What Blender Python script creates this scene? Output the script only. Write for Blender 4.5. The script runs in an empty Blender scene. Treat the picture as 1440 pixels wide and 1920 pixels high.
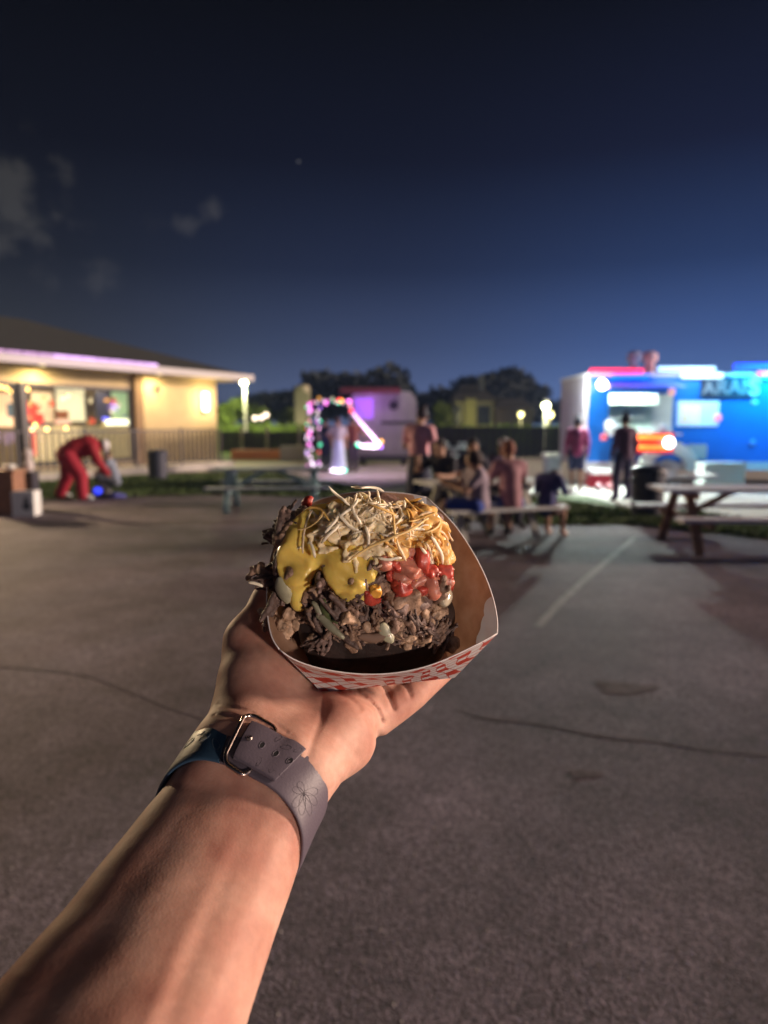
import bpy, math, random
import numpy as np
from mathutils import Vector, Matrix

sc = bpy.context.scene
COL = sc.collection
R = math.radians
rng = np.random.default_rng(7)
random.seed(7)

# ------------------------------------------------------------------ camera
PITCH = R(7.35)
CAM = np.array([0.0, 0.0, 1.55])
FPX = 1280.0
AX = np.array([1.0, 0, 0])
AU = np.array([0, math.sin(PITCH), math.cos(PITCH)])
AF = np.array([0, math.cos(PITCH), -math.sin(PITCH)])
cam_data = bpy.data.cameras.new('camera')
cam = bpy.data.objects.new('camera', cam_data)
COL.objects.link(cam)
cam.location = CAM
cam.rotation_euler = (math.pi/2 - PITCH, 0, 0)
cam_data.sensor_fit = 'AUTO'
cam_data.sensor_width = 36
cam_data.lens = 24
cam_data.clip_start = 0.02
cam_data.clip_end = 900
cam_data.dof.use_dof = True
cam_data.dof.focus_distance = 0.372
cam_data.dof.aperture_fstop = 6.6
sc.camera = cam
sc.render.resolution_x, sc.render.resolution_y = 768, 1024

# ------------------------------------------------------------------ world, sun, exposure
def N(nt, t, **kw):
    n = nt.nodes.new(t)
    for k, v in kw.items():
        setattr(n, k, v)
    return n

def pixdir(px, py):
    v = AF + (px-720)/FPX*AX + (960-py)/FPX*AU
    return v/np.linalg.norm(v)

w = bpy.data.worlds.new('World')
sc.world = w
w.use_nodes = True
nt = w.node_tree
nt.nodes.clear()
L = nt.links.new
def ramp(nt, stops, interp='EASE'):
    r = N(nt, 'ShaderNodeValToRGB')
    r.color_ramp.interpolation = interp
    e = r.color_ramp.elements
    while len(e) > 1: e.remove(e[-1])
    e[0].position = stops[0][0]; e[0].color = (*stops[0][1], 1)
    for p, c in stops[1:]:
        k = e.new(p); k.color = (*c, 1)
    return r
def math_(nt, op, a, b=None, clamp=False):
    m = N(nt, 'ShaderNodeMath', operation=op); m.use_clamp = clamp
    for i, v in enumerate((a, b)):
        if v is None: continue
        if isinstance(v, (int, float)): m.inputs[i].default_value = v
        else: nt.links.new(v, m.inputs[i])
    return m.outputs[0]
tc = N(nt, 'ShaderNodeTexCoord')
sep = N(nt, 'ShaderNodeSeparateXYZ')
L(tc.outputs['Generated'], sep.inputs[0])
z = math_(nt, 'MAXIMUM', sep.outputs[2], 0.0)
z = math_(nt, 'MULTIPLY', z, 1.6)
def zr(stops): return [(p*1.6, c) for p, c in stops]
rc = ramp(nt, zr([(0, (.085,.115,.23)), (.05,(.07,.10,.21)), (.108,(.042,.062,.135)), (.21,(.0150,.023,.056)), (.34,(.0055,.0075,.019)), (.49,(.0028,.0034,.0065)), (.62,(.002,.002,.004))]), 'LINEAR')
rr = ramp(nt, zr([(0, (.085,.17,.42)), (.05,(.075,.15,.38)), (.108,(.050,.10,.28)), (.21,(.020,.041,.120)), (.34,(.0080,.0118,.035)), (.49,(.0032,.0042,.0095)), (.62,(.002,.002,.004))]), 'LINEAR')
rl = ramp(nt, zr([(0, (.045,.05,.062)), (.05,(.040,.044,.056)), (.108,(.029,.033,.044)), (.21,(.0120,.0148,.0235)), (.34,(.0045,.0056,.0108)), (.49,(.0022,.0026,.0045)), (.62,(.0015,.0015,.003))]), 'LINEAR')
for r_ in (rc, rr, rl): L(z, r_.inputs[0])
def mrange(v, a, b):
    m = N(nt, 'ShaderNodeMapRange', interpolation_type='SMOOTHSTEP')
    nt.links.new(v, m.inputs[0]); m.inputs[1].default_value = a; m.inputs[2].default_value = b
    return m.outputs[0]
m1 = N(nt, 'ShaderNodeMix', data_type='RGBA'); L(mrange(sep.outputs[0], -0.52, 0.02), m1.inputs[0]); L(rl.outputs[0], m1.inputs[6]); L(rc.outputs[0], m1.inputs[7])
m2 = N(nt, 'ShaderNodeMix', data_type='RGBA'); L(mrange(sep.outputs[0], -0.05, 0.5), m2.inputs[0]); L(m1.outputs[2], m2.inputs[6]); L(rr.outputs[0], m2.inputs[7])
colr = m2.outputs[2]
no = N(nt, 'ShaderNodeTexNoise'); no.inputs['Scale'].default_value = 30; no.inputs['Detail'].default_value = 7
L(tc.outputs['Generated'], no.inputs[0])
cl = None
for (px, py, rad, st) in ((15, 395, 62, .030), (50, 430, 40, .026), (345, 424, 17, .022), (400, 399, 16, .032), (183, 517, 27, .018), (78, 512, 18, .012), (290, 420, 18, .008)):
    d = pixdir(px, py)
    vd = N(nt, 'ShaderNodeVectorMath', operation='DISTANCE'); L(tc.outputs['Generated'], vd.inputs[0]); vd.inputs[1].default_value = tuple(d)
    dd = math_(nt, 'DIVIDE', vd.outputs[1+0] if False else vd.outputs['Value'], rad/FPX)
    nn = math_(nt, 'MULTIPLY', math_(nt, 'SUBTRACT', no.outputs[0], .5), 5.5)
    s = math_(nt, 'MULTIPLY', mrange(math_(nt, 'ADD', dd, nn), 1.6, -.2), st)
    cl = s if cl is None else math_(nt, 'MAXIMUM', cl, s)
cc = N(nt, 'ShaderNodeCombineColor'); L(cl, cc.inputs[0]); L(math_(nt, 'MULTIPLY', cl, .93), cc.inputs[1]); L(math_(nt, 'MULTIPLY', cl, .78), cc.inputs[2])
add = N(nt, 'ShaderNodeMix', data_type='RGBA', blend_type='ADD'); add.inputs[0].default_value = 1; L(colr, add.inputs[6]); L(cc.outputs[0], add.inputs[7])
# one faint star
vd = N(nt, 'ShaderNodeVectorMath', operation='DISTANCE'); L(tc.outputs['Generated'], vd.inputs[0]); vd.inputs[1].default_value = tuple(pixdir(560, 303))
st = math_(nt, 'MULTIPLY', math_(nt, 'LESS_THAN', vd.outputs['Value'], 2.2/FPX), .10)
add2 = N(nt, 'ShaderNodeMix', data_type='RGBA', blend_type='ADD'); add2.inputs[0].default_value = 1; L(add.outputs[2], add2.inputs[6]); L(st, add2.inputs[7])
bg = N(nt, 'ShaderNodeBackground'); L(add2.outputs[2], bg.inputs[0]); bg.inputs[1].default_value = 1.0
wo = N(nt, 'ShaderNodeOutputWorld'); L(bg.outputs[0], wo.inputs[0])

def lamp(name, kind, loc, energy, color, **kw):
    l = bpy.data.lights.new(name, kind)
    l.energy = energy; l.color = color
    for k, v in kw.items(): setattr(l, k, v)
    o = bpy.data.objects.new(name, l); o.location = loc
    COL.objects.link(o)
    return o
SUNDIR = Vector((0.93, 0.08, 0.21)).normalized()     # towards the light (floodlight of the car park, right and behind)
sun = lamp('sun', 'SUN', (20, -12, 12), 5.0, (1.0, .74, .58), angle=R(7))
sun.rotation_euler = SUNDIR.to_track_quat('Z', 'Y').to_euler()

sc.view_settings.view_transform = 'Standard'
sc.view_settings.look = 'None'
sc.view_settings.exposure = 0.0
sc.view_settings.gamma = 1.0
sc.view_settings.use_curve_mapping = False
sc.render.engine = 'CYCLES'
sc.cycles.use_denoising = True
sc.cycles.max_bounces = 7
sc.cycles.diffuse_bounces = 3
sc.cycles.glossy_bounces = 3
sc.cycles.transmission_bounces = 4
sc.cycles.transparent_max_bounces = 8
sc.cycles.sample_clamp_indirect = 4.0
sc.cycles.caustics_reflective = False
sc.cycles.caustics_refractive = False

# ------------------------------------------------------------------ pixel helpers
def K(px, py, d):                       # camera-space point (right, up, depth)
    return np.array([(px-720)/FPX*d, (960-py)/FPX*d, d])
def W(p):                               # camera space -> world
    p = np.asarray(p, float)
    return CAM + p[..., 0:1]*AX + p[..., 1:2]*AU + p[..., 2:3]*AF
def proj(p):                            # camera space -> pixels
    return 720+FPX*p[..., 0]/p[..., 2], 960-FPX*p[..., 1]/p[..., 2]
def at(px, py, Y):                      # world point on the plane y = Y seen at this pixel
    v = AF + (px-720)/FPX*AX + (960-py)/FPX*AU
    return CAM + v*(Y/v[1])
def gr(px, py, z=0.0):                  # ground point seen at this pixel
    v = AF + (px-720)/FPX*AX + (960-py)/FPX*AU
    return CAM + v*((z-CAM[2])/v[2])

# ------------------------------------------------------------------ materials
MATS = {}
def mat(name, col, rough=.6, metal=0, noise=0, nscale=8, bump=0, bscale=40, emit=None, estr=1, spec=.5, sss=0, sssr=(.01,.004,.002), coat=0, detail=4):
    if name in MATS: return MATS[name]
    m = bpy.data.materials.new(name); m.use_nodes = True
    t = m.node_tree; b = t.nodes['Principled BSDF']
    b.inputs['Roughness'].default_value = rough
    b.inputs['Metallic'].default_value = metal
    b.inputs['Specular IOR Level'].default_value = spec
    b.inputs['Base Color'].default_value = (*col, 1)
    if coat: b.inputs['Coat Weight'].default_value = coat; b.inputs['Coat Roughness'].default_value = .12
    if sss:
        b.inputs['Subsurface Weight'].default_value = sss
        b.inputs['Subsurface Radius'].default_value = sssr
        b.inputs['Subsurface Scale'].default_value = 1.0
    tcn = N(t, 'ShaderNodeTexCoord')
    if noise:
        n = N(t, 'ShaderNodeTexNoise'); n.inputs['Scale'].default_value = nscale; n.inputs['Detail'].default_value = detail
        t.links.new(tcn.outputs['Object'], n.inputs[0])
        r = N(t, 'ShaderNodeMapRange'); t.links.new(n.outputs[0], r.inputs[0])
        r.inputs[1].default_value = .3; r.inputs[2].default_value = .7; r.inputs[3].default_value = 1-noise; r.inputs[4].default_value = 1+noise
        mx = N(t, 'ShaderNodeVectorMath', operation='SCALE'); mx.inputs[0].default_value = col
        t.links.new(r.outputs[0], mx.inputs['Scale']); t.links.new(mx.outputs[0], b.inputs['Base Color'])
    if bump:
        n = N(t, 'ShaderNodeTexNoise'); n.inputs['Scale'].default_value = bscale; n.inputs['Detail'].default_value = 4
        t.links.new(tcn.outputs['Object'], n.inputs[0])
        bp = N(t, 'ShaderNodeBump'); bp.inputs['Strength'].default_value = 1; bp.inputs['Distance'].default_value = bump
        t.links.new(n.outputs[0], bp.inputs['Height']); t.links.new(bp.outputs[0], b.inputs['Normal'])
    if emit is not None:
        b.inputs['Emission Color'].default_value = (*emit, 1); b.inputs['Emission Strength'].default_value = estr
    MATS[name] = m
    return m

# ------------------------------------------------------------------ mesh helpers
class MB:
    def __init__(s): s.v = []; s.f = []
    def add(s, vs, fs):
        o = len(s.v); s.v += [tuple(map(float, q)) for q in vs]; s.f += [tuple(i+o for i in f) for f in fs]; return s
    def box(s, c, d, rz=0, M=None):
        hx, hy, hz = d[0]/2, d[1]/2, d[2]/2
        P = [(-hx,-hy,-hz),(hx,-hy,-hz),(hx,hy,-hz),(-hx,hy,-hz),(-hx,-hy,hz),(hx,-hy,hz),(hx,hy,hz),(-hx,hy,hz)]
        if M is None: M = Matrix.Rotation(rz, 3, 'Z')
        P = [tuple(M @ Vector(p) + Vector(c)) for p in P]
        return s.add(P, [(0,3,2,1),(4,5,6,7),(0,1,5,4),(1,2,6,5),(2,3,7,6),(3,0,4,7)])
    def beam(s, a, b, wd, th, up=(0,0,1)):         # rectangular bar from a to b
        a, b = Vector(a), Vector(b); d = (b-a); l = d.length; d.normalize()
        u = Vector(up); x = d.cross(u)
        if x.length < 1e-4: x = d.cross(Vector((1,0,0)))
        x.normalize(); y = x.cross(d).normalized()
        M = Matrix((x, d, y)).transposed()
        return s.box((a+b)/2, (wd, l, th), M=M)
    def tube(s, pts, r, n=8, cap=True, closed=False):
        pts = [Vector(p) for p in pts]; m = len(pts)
        rs = r if hasattr(r, '__len__') else [r]*m
        vs = []; fs = []; px = None
        for i, p in enumerate(pts):
            a = pts[i-1] if (i > 0 or closed) else p; b = pts[(i+1) % m] if (i < m-1 or closed) else p
            t = (b-a).normalized() if (b-a).length > 1e-9 else Vector((0,0,1))
            if px is None:
                px = t.cross(Vector((0,0,1)))
                if px.length < .1: px = t.cross(Vector((1,0,0)))
            px = (px - t*px.dot(t)).normalized(); py = t.cross(px)
            for k in range(n):
                an = 2*math.pi*k/n
                vs.append(p + (px*math.cos(an)+py*math.sin(an))*rs[i])
        for i in range(m-1 + (1 if closed else 0)):
            j = (i+1) % m
            for k in range(n):
                l = (k+1) % n
                fs.append((i*n+k, i*n+l, j*n+l, j*n+k))
        if cap and not closed:
            fs.append(tuple(reversed(range(n)))); fs.append(tuple((m-1)*n+k for k in range(n)))
        return s.add(vs, fs)
    def lathe(s, prof, c=(0,0,0), n=20):            # prof: (radius, z)
        vs = []; fs = []
        for r, zz in prof:
            for k in range(n):
                a = 2*math.pi*k/n; vs.append((c[0]+r*math.cos(a), c[1]+r*math.sin(a), c[2]+zz))
        for i in range(len(prof)-1):
            for k in range(n):
                l = (k+1) % n; fs.append((i*n+k, i*n+l, (i+1)*n+l, (i+1)*n+k))
        fs.append(tuple(reversed(range(n)))); fs.append(tuple((len(prof)-1)*n+k for k in range(n)))
        return s.add(vs, fs)
    def prism(s, poly, h0, h1):                      # xy polygon extruded in z
        n = len(poly)
        vs = [(x, y, h0) for x, y in poly] + [(x, y, h1) for x, y in poly]
        fs = [tuple(reversed(range(n))), tuple(range(n, 2*n))] + [(i, (i+1) % n, n+(i+1) % n, n+i) for i in range(n)]
        return s.add(vs, fs)
    def ell(s, c, r, n=10, m=6, M=None):
        vs = []; fs = []
        for i in range(m+1):
            th = math.pi*i/m
            for k in range(n):
                a = 2*math.pi*k/n
                p = Vector((r[0]*math.sin(th)*math.cos(a), r[1]*math.sin(th)*math.sin(a), r[2]*math.cos(th)))
                if M is not None: p = M @ p
                vs.append(p + Vector(c))
        for i in range(m):
            for k in range(n):
                l = (k+1) % n; fs.append((i*n+k, (i+1)*n+k, (i+1)*n+l, i*n+l))
        return s.add(vs, fs)

def mesh(name, v, f, m=None, smooth=False):
    me = bpy.data.meshes.new(name)
    me.from_pydata([tuple(map(float, q)) for q in v], [], [tuple(int(i) for i in q) for q in f])
    me.validate(); me.update()
    if smooth: me.shade_smooth()
    if m is not None: me.materials.append(m)
    return me
def link(name, me, parent=None, **props):
    o = bpy.data.objects.new(name, me); COL.objects.link(o)
    if parent is not None: o.parent = parent
    for k, v in props.items(): o[k] = v
    return o
def part(name, mb, m, parent, smooth=False, world=False, **props):
    v = mb.v
    if world:
        r = parent
        while r.parent is not None: r = r.parent
        lx, ly, lz = r.location; v = [(a-lx, b-ly, c-lz) for a, b, c in v]
    me = mesh(name, v, mb.f, m, smooth)
    return link(name, me, parent, **props)
def thing(name, label, cat, loc=(0,0,0), rz=0, group=None):
    o = bpy.data.objects.new(name, None); o.empty_display_size = .1; COL.objects.link(o)
    o.location = tuple(map(float, loc)); o.rotation_euler = (0, 0, rz); o['label'] = label; o['category'] = cat
    if group: o['group'] = group
    return o
def solo(name, mb, m, label, cat, smooth=False, loc=(0,0,0), rz=0, group=None):
    o = link(name, mesh(name, mb.v, mb.f, m, smooth), None, label=label, category=cat)
    o.location = tuple(map(float, loc)); o.rotation_euler = (0, 0, rz)
    if group: o['group'] = group
    return o
def struct(name, mb, m, kind='structure', smooth=False):
    return link(name, mesh(name, mb.v, mb.f, m, smooth), None, kind=kind)
def copy_tree(o, parent=None):
    c = o.copy(); COL.objects.link(c); c.parent = parent
    for ch in list(o.children): copy_tree(ch, c)
    return c

# ------------------------------------------------------------------ signed distance modelling
def smin(a, b, k):
    h = np.clip(.5+.5*(b-a)/k, 0, 1)
    return b*(1-h)+a*h - k*h*(1-h)
def sd_cone(p, a, b, ra, rb):
    a = np.asarray(a, np.float32); b = np.asarray(b, np.float32)
    ab = b-a; t = np.clip(((p-a)@ab)/max(float(ab@ab), 1e-12), 0, 1)
    return np.linalg.norm(p-a-t[..., None]*ab, axis=-1) - (ra+(rb-ra)*t)
def sd_ell(p, c, r, M=None):
    q = p-np.asarray(c, np.float32)
    if M is not None: q = q @ np.asarray(M, np.float32)
    r = np.asarray(r, np.float32)
    k0 = np.linalg.norm(q/r, axis=-1); k1 = np.linalg.norm(q/(r*r), axis=-1)
    return k0*(k0-1)/np.maximum(k1, 1e-9)
def wob(p, scale, amp, seed=0, n=7):
    g = np.random.default_rng(seed); o = 0
    for _ in range(n):
        d = g.normal(size=3); d /= np.linalg.norm(d)
        o = o + np.sin((p@d.astype(np.float32))*scale*g.uniform(.6, 1.7)+g.uniform(0, 6.28))
    return o*amp/math.sqrt(n)
def surface(fn, lo, hi, h):
    """surface nets of fn (negative inside) over a box; returns verts, quads"""
    ax = [np.arange(lo[i]-2*h, hi[i]+2.5*h, h, dtype=np.float32) for i in range(3)]
    shp = [len(a) for a in ax]
    val = np.empty(shp, np.float32)
    bs = 6
    nb = [-(-s//bs) for s in shp]
    half = h*(bs-1)/2
    cg = np.stack(np.meshgrid(*[np.arange(nb[i], dtype=np.float32)*bs*h+ax[i][0]+half for i in range(3)], indexing='ij'), -1)
    cf = fn(cg)
    rad = half*1.7321
    pad = [n_*bs for n_ in nb]
    full = np.repeat(np.repeat(np.repeat(cf, bs, 0), bs, 1), bs, 2).astype(np.float32)
    near = np.argwhere(np.abs(cf) < rad*1.6+.003*(h < .005)+.02*(h >= .005))
    off = np.stack(np.meshgrid(*[np.arange(bs)]*3, indexing='ij'), -1).reshape(-1, 3)
    for s0 in range(0, len(near), 1500):
        nbk = near[s0:s0+1500]
        ii = (nbk[:, None, :]*bs+off[None])
        pts_ = (ii*h+np.array([ax[k][0] for k in range(3)])).astype(np.float32)
        full[ii[..., 0], ii[..., 1], ii[..., 2]] = fn(pts_)
    val[:] = full[:shp[0], :shp[1], :shp[2]]
    val[0] = val[-1] = h; val[:, 0] = val[:, -1] = h; val[:, :, 0] = val[:, :, -1] = h
    ins = val < 0
    n = [s-1 for s in shp]
    acc = np.zeros((*n, 3), np.float32); cnt = np.zeros(n, np.float32)
    base = np.indices(n).astype(np.float32)
    for axis in range(3):
        for o1 in (0, 1):
            for o2 in (0, 1):
                off = [0, 0, 0]; others = [k for k in range(3) if k != axis]
                off[others[0]] = o1; off[others[1]] = o2
                s0 = tuple(slice(off[k], off[k]+n[k]) for k in range(3))
                off2 = list(off); off2[axis] = 1
                s1 = tuple(slice(off2[k], off2[k]+n[k]) for k in range(3))
                a, b = val[s0], val[s1]
                cr = ins[s0] != ins[s1]
                t = np.where(cr, a/np.where(cr, a-b, 1), 0)
                for k in range(3):
                    pos = off[k] if k != axis else t
                    acc[..., k] += np.where(cr, pos, 0)
                cnt += cr
    act = cnt > 0
    idx = -np.ones(n, np.int64); idx[act] = np.arange(act.sum())
    pos = base_pos = np.stack([base[k][act] for k in range(3)], -1) + acc[act]/cnt[act][:, None]
    verts = pos*h + np.array([ax[k][0] for k in range(3)])
    quads = []
    for axis in range(3):
        o = [k for k in range(3) if k != axis]
        if axis == 1: o = o[::-1]
        sl0 = [slice(None)]*3; sl1 = [slice(None)]*3
        sl0[axis] = slice(0, n[axis]); sl1[axis] = slice(1, n[axis]+1)
        for k in o: sl0[k] = slice(1, n[k]); sl1[k] = slice(1, n[k])
        a = ins[tuple(sl0)]; b = ins[tuple(sl1)]
        loc = np.argwhere(a != b)
        if len(loc) == 0: continue
        fl = a[tuple(loc.T)]
        c = loc.copy()
        for k in o: c[:, k] += 1
        def cell(d1, d2):
            q = c.copy(); q[:, o[0]] -= d1; q[:, o[1]] -= d2
            return idx[tuple(q.T)]
        q = np.stack([cell(1, 1), cell(0, 1), cell(0, 0), cell(1, 0)], -1)
        q[~fl] = q[~fl][:, ::-1]
        quads.append(q)
    return verts, np.concatenate(quads)
def orient(v, f):                                     # outward-facing (positive volume)
    t = v[f[:, :3]]; vol = np.einsum('ij,ij->i', t[:, 0], np.cross(t[:, 1], t[:, 2])).sum()
    return f if vol > 0 else f[:, ::-1]
def sdf_mesh(name, fn, lo, hi, h, m, cam_space=False, origin=(0,0,0), smooth=True):
    v, f = surface(fn, lo, hi, h)
    if cam_space: v = W(v)
    v = v - np.asarray(origin)
    f = orient(v - v.mean(0), f)
    me = bpy.data.meshes.new(name)
    me.vertices.add(len(v)); me.vertices.foreach_set('co', v.astype(np.float32).ravel())
    me.loops.add(len(f)*4); me.loops.foreach_set('vertex_index', f.astype(np.int32).ravel())
    me.polygons.add(len(f)); me.polygons.foreach_set('loop_start', np.arange(0, len(f)*4, 4, dtype=np.int32))
    me.update(calc_edges=True)
    if smooth: me.shade_smooth()
    me.materials.append(m)
    return me
# ================================================================== SETTING
def ground_mat():
    m = bpy.data.materials.new('asphalt'); m.use_nodes = True; t = m.node_tree; b = t.nodes['Principled BSDF']
    tcn = N(t, 'ShaderNodeTexCoord')
    def noise(sc_, det=4, ty='ShaderNodeTexNoise'):
        n = N(t, ty); n.inputs['Scale'].default_value = sc_
        if ty == 'ShaderNodeTexNoise': n.inputs['Detail'].default_value = det
        t.links.new(tcn.outputs['Object'], n.inputs['Vector']); return n
    big = noise(.55, 5); mid = noise(3.2, 6); fine = noise(95, 3); vor = noise(120, ty='ShaderNodeTexVoronoi'); vor2 = noise(48, ty='ShaderNodeTexVoronoi')
    c1 = ramp(t, [(.38, (.055,.043,.055)), (.50, (.094,.075,.095)), (.62, (.145,.115,.146))], 'LINEAR')
    s = math_(t, 'ADD', math_(t, 'MULTIPLY', big.outputs[0], .7), math_(t, 'MULTIPLY', mid.outputs[0], .30))
    t.links.new(s, c1.inputs[0])
    agg = N(t, 'ShaderNodeMapRange'); t.links.new(vor.outputs['Color'], agg.inputs[0]); agg.inputs[3].default_value = .35; agg.inputs[4].default_value = 1.75
    agg2 = N(t, 'ShaderNodeMapRange'); t.links.new(vor2.outputs['Color'], agg2.inputs[0]); agg2.inputs[3].default_value = .62; agg2.inputs[4].default_value = 1.4
    mm = math_(t, 'MULTIPLY', agg.outputs[0], agg2.outputs[0])
    v = N(t, 'ShaderNodeVectorMath', operation='SCALE'); t.links.new(c1.outputs[0], v.inputs[0]); t.links.new(mm, v.inputs['Scale'])
    t.links.new(v.outputs[0], b.inputs['Base Color'])
    b.inputs['Roughness'].default_value = .78; b.inputs['Specular IOR Level'].default_value = .35
    bp = N(t, 'ShaderNodeBump'); bp.inputs['Distance'].default_value = .006; bp.inputs['Strength'].default_value = .9
    hh = math_(t, 'ADD', vor.outputs['Distance'], math_(t, 'MULTIPLY', fine.outputs[0], .8)); t.links.new(hh, bp.inputs['Height'])
    t.links.new(bp.outputs[0], b.inputs['Normal'])
    return m
M_asph = ground_mat()
M_grass = mat('grass', (.055,.085,.022), .9, noise=.45, nscale=3)
M_conc = mat('concrete', (.42,.40,.37), .85, noise=.16, nscale=2.2, bump=.002, bscale=30)
M_concd = mat('old_concrete', (.30,.29,.28), .9, noise=.2, nscale=1.4)

def sheet(name, poly, z, m, nx=1):
    mb = MB(); mb.add([(x, y, z) for x, y in poly], [tuple(range(len(poly)))])
    o = struct(name, mb, m); return o
struct('ground', MB().add([(-400,-60,0),(400,-60,0),(400,500,0),(-400,500,0)], [(0,1,2,3)]), M_asph)
def g2(px, py): p = gr(px, py); return (p[0], p[1])
# lawn and paving beyond the car park (edge runs from left back to right near)
sheet('lawn', [(-60,15.6),(-9.3,15.2), g2(60,936), g2(420,927), g2(700,938), g2(980,985), g2(1200,985), g2(1440,1012), (60,2.2),(60,70),(-60,70)], .004, M_grass)
sheet('pavement', [g2(-60,893), g2(150,893), g2(415,884), g2(520,884), g2(600,905), g2(700,912), g2(770,905), g2(800,868), g2(560,866), g2(-100,868)], .008, M_conc)
sheet('truck_pad', [g2(830,868), g2(905,900), g2(985,928), g2(1100,930), g2(1190,955), g2(1300,958), g2(1440,980), (40,12.0), (40,34), (3,34)], .008, M_conc)
sheet('road', [(-90,40),(90,40),(90,52),(-90,52)], .012, M_asph)
# faint painted line and two cracks on the asphalt
def strip(pts, wd, z):
    mb = MB(); vs = []
    P = [np.array(g2(*p)) for p in pts]
    for i, p in enumerate(P):
        d = P[min(i+1, len(P)-1)]-P[max(i-1, 0)]; d = d/np.linalg.norm(d); nrm = np.array([-d[1], d[0]])
        ww = wd*(1+.3*rng.normal()*(wd < .06))
        vs += [(*(p+nrm*ww/2), z), (*(p-nrm*ww/2), z)]
    return mb.add(vs, [(2*i, 2*i+1, 2*i+3, 2*i+2) for i in range(len(P)-1)])
M_line = mat('worn_paint', (.19,.175,.185), .8, noise=.35, nscale=9)
M_crack = mat('crack', (.080,.066,.076), .95)
struct('painted_line', strip([(1008,1176),(1050,1130),(1100,1085),(1150,1042),(1190,1008)], .075, .004), M_line)
struct('road_crack', strip([(860,1330),(900,1345),(940,1352),(985,1355),(1040,1362),(1090,1375),(1150,1384),(1240,1392),(1330,1408),(1440,1418)], .022, .004), M_crack)
struct('road_crack', strip([(0,1250),(90,1258),(170,1268),(240,1296),(320,1330),(400,1352)], .018, .004), M_crack)
def blotch(px, py, rx, ry, m, name):
    c = g2(px, py); P = []
    for k in range(26):
        a = 2*math.pi*k/26; q = 1+.22*math.sin(3*a+px)+.14*math.sin(5*a+py)+.08*math.sin(9*a)
        P.append((c[0]+rx*q*math.cos(a), c[1]+ry*q*math.sin(a), .004+.00005*(px % 7)))
    struct(name, MB().add(P, [tuple(range(26))]), m)
M_stain = mat('oil_stain', (.078,.063,.074), .95, noise=.5, nscale=14)
for q in ((1170,1290,.16,.10),(1095,1452,.07,.035)): blotch(*q, M_stain, 'stain')
M_grit = mat('pale_grit', (.26,.235,.23), .9)
gb = MB(); g_ = np.random.default_rng(12)
for k in range(900):
    d_ = g_.uniform(1.3, 9)**1.0; x = g_.uniform(-.62, .62)*d_; s_ = g_.uniform(.0022, .006)
    zz = g_.uniform(.3,.8)*s_
    gb.add([(x-s_,d_,.0),(x,d_-s_,.0),(x+s_*.8,d_+s_*.2,.0),(x,d_+s_,.0),(x,d_,s_+zz)], [(0,1,4),(1,2,4),(2,3,4),(3,0,4)])
struct('gravel', gb, M_grit, kind='stuff')
# grass tufts along the lawn: one mass
mb = MB()
def tufts(poly_pts, n, h=(.04,.11)):
    xs = [p[0] for p in poly_pts]; ys = [p[1] for p in poly_pts]
    P = poly_pts
    def inside(x, y):
        c = False
        for i in range(len(P)):
            x1, y1 = P[i]; x2, y2 = P[i-1]
            if (y1 > y) != (y2 > y) and x < (x2-x1)*(y-y1)/(y2-y1)+x1: c = not c
        return c
    k = 0
    while k < n:
        x, y = random.uniform(min(xs), max(xs)), random.uniform(min(ys), max(ys))
        if not inside(x, y): continue
        k += 1
        a = random.uniform(0, 3.14); hh = random.uniform(*h); l = random.uniform(.015, .035)
        dx, dy = math.cos(a)*l, math.sin(a)*l
        mb.add([(x-dx, y-dy, .003), (x+dx, y+dy, .003), (x+random.uniform(-.04,.04), y+random.uniform(-.04,.04), hh)], [(0,1,2)])
tufts([g2(60,936), g2(420,927), g2(700,938), g2(690,916), g2(520,888), g2(60,896)], 11000)
tufts([g2(860,975), g2(980,985), g2(1200,985), g2(1190,960), g2(985,932), g2(880,905)], 8000)
tufts([g2(1200,985), g2(1440,1012), g2(1440,985), g2(1300,962), g2(1190,962)], 4000)
struct('grass', mb, mat('grass_blade', (.07,.115,.025), .8, noise=.4, nscale=5), kind='stuff')

# ------------------------------------------------------------------ clubhouse on the left
B = np.array([-6.55, 27.0]); U = np.array([-.515, -.857]); U /= np.linalg.norm(U); NN = np.array([-U[1], U[0]])
if NN[1] > 0: NN = -NN                               # outward, towards the car park
def bl(u, o, z): p = B + U*u + NN*o; return (p[0], p[1], z)
def wallhit(px, py, off=0.0):                        # (u, z) on the plane parallel to the wall at offset off
    v = AF + (px-720)/FPX*AX + (960-py)/FPX*AU
    P0 = B + NN*off
    t = (NN@(P0-CAM[:2]))/(NN@v[:2]); q = CAM+v*t
    return float((q[:2]-P0)@U), float(q[2])
M_stucco = mat('tan_stucco', (.52,.42,.24), .85, noise=.08, nscale=2, bump=.003, bscale=18)
M_roof = mat('shingle_roof', (.040,.043,.040), .9, noise=.2, nscale=6)
M_white = mat('white_paint', (.48,.46,.46), .5)
M_dark = mat('dark_frame', (.035,.033,.04), .5)
M_cream = mat('cream_panel', (.78,.68,.5), .7)
M_creamlit = mat('lit_menu_board', (.8,.78,.62), .6, emit=(1,.88,.60), estr=.5)
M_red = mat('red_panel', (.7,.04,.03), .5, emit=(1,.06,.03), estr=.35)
M_glass = bpy.data.materials.new('window_glass'); M_glass.use_nodes = True
t = M_glass.node_tree; t.nodes.clear()
tr = N(t, 'ShaderNodeBsdfTransparent'); tr.inputs[0].default_value = (.94,.96,.95,1); gl = N(t, 'ShaderNodeBsdfGlossy'); gl.inputs['Roughness'].default_value = .03
mx = N(t, 'ShaderNodeMixShader'); mx.inputs[0].default_value = .025; t.links.new(tr.outputs[0], mx.inputs[1]); t.links.new(gl.outputs[0], mx.inputs[2])
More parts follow.
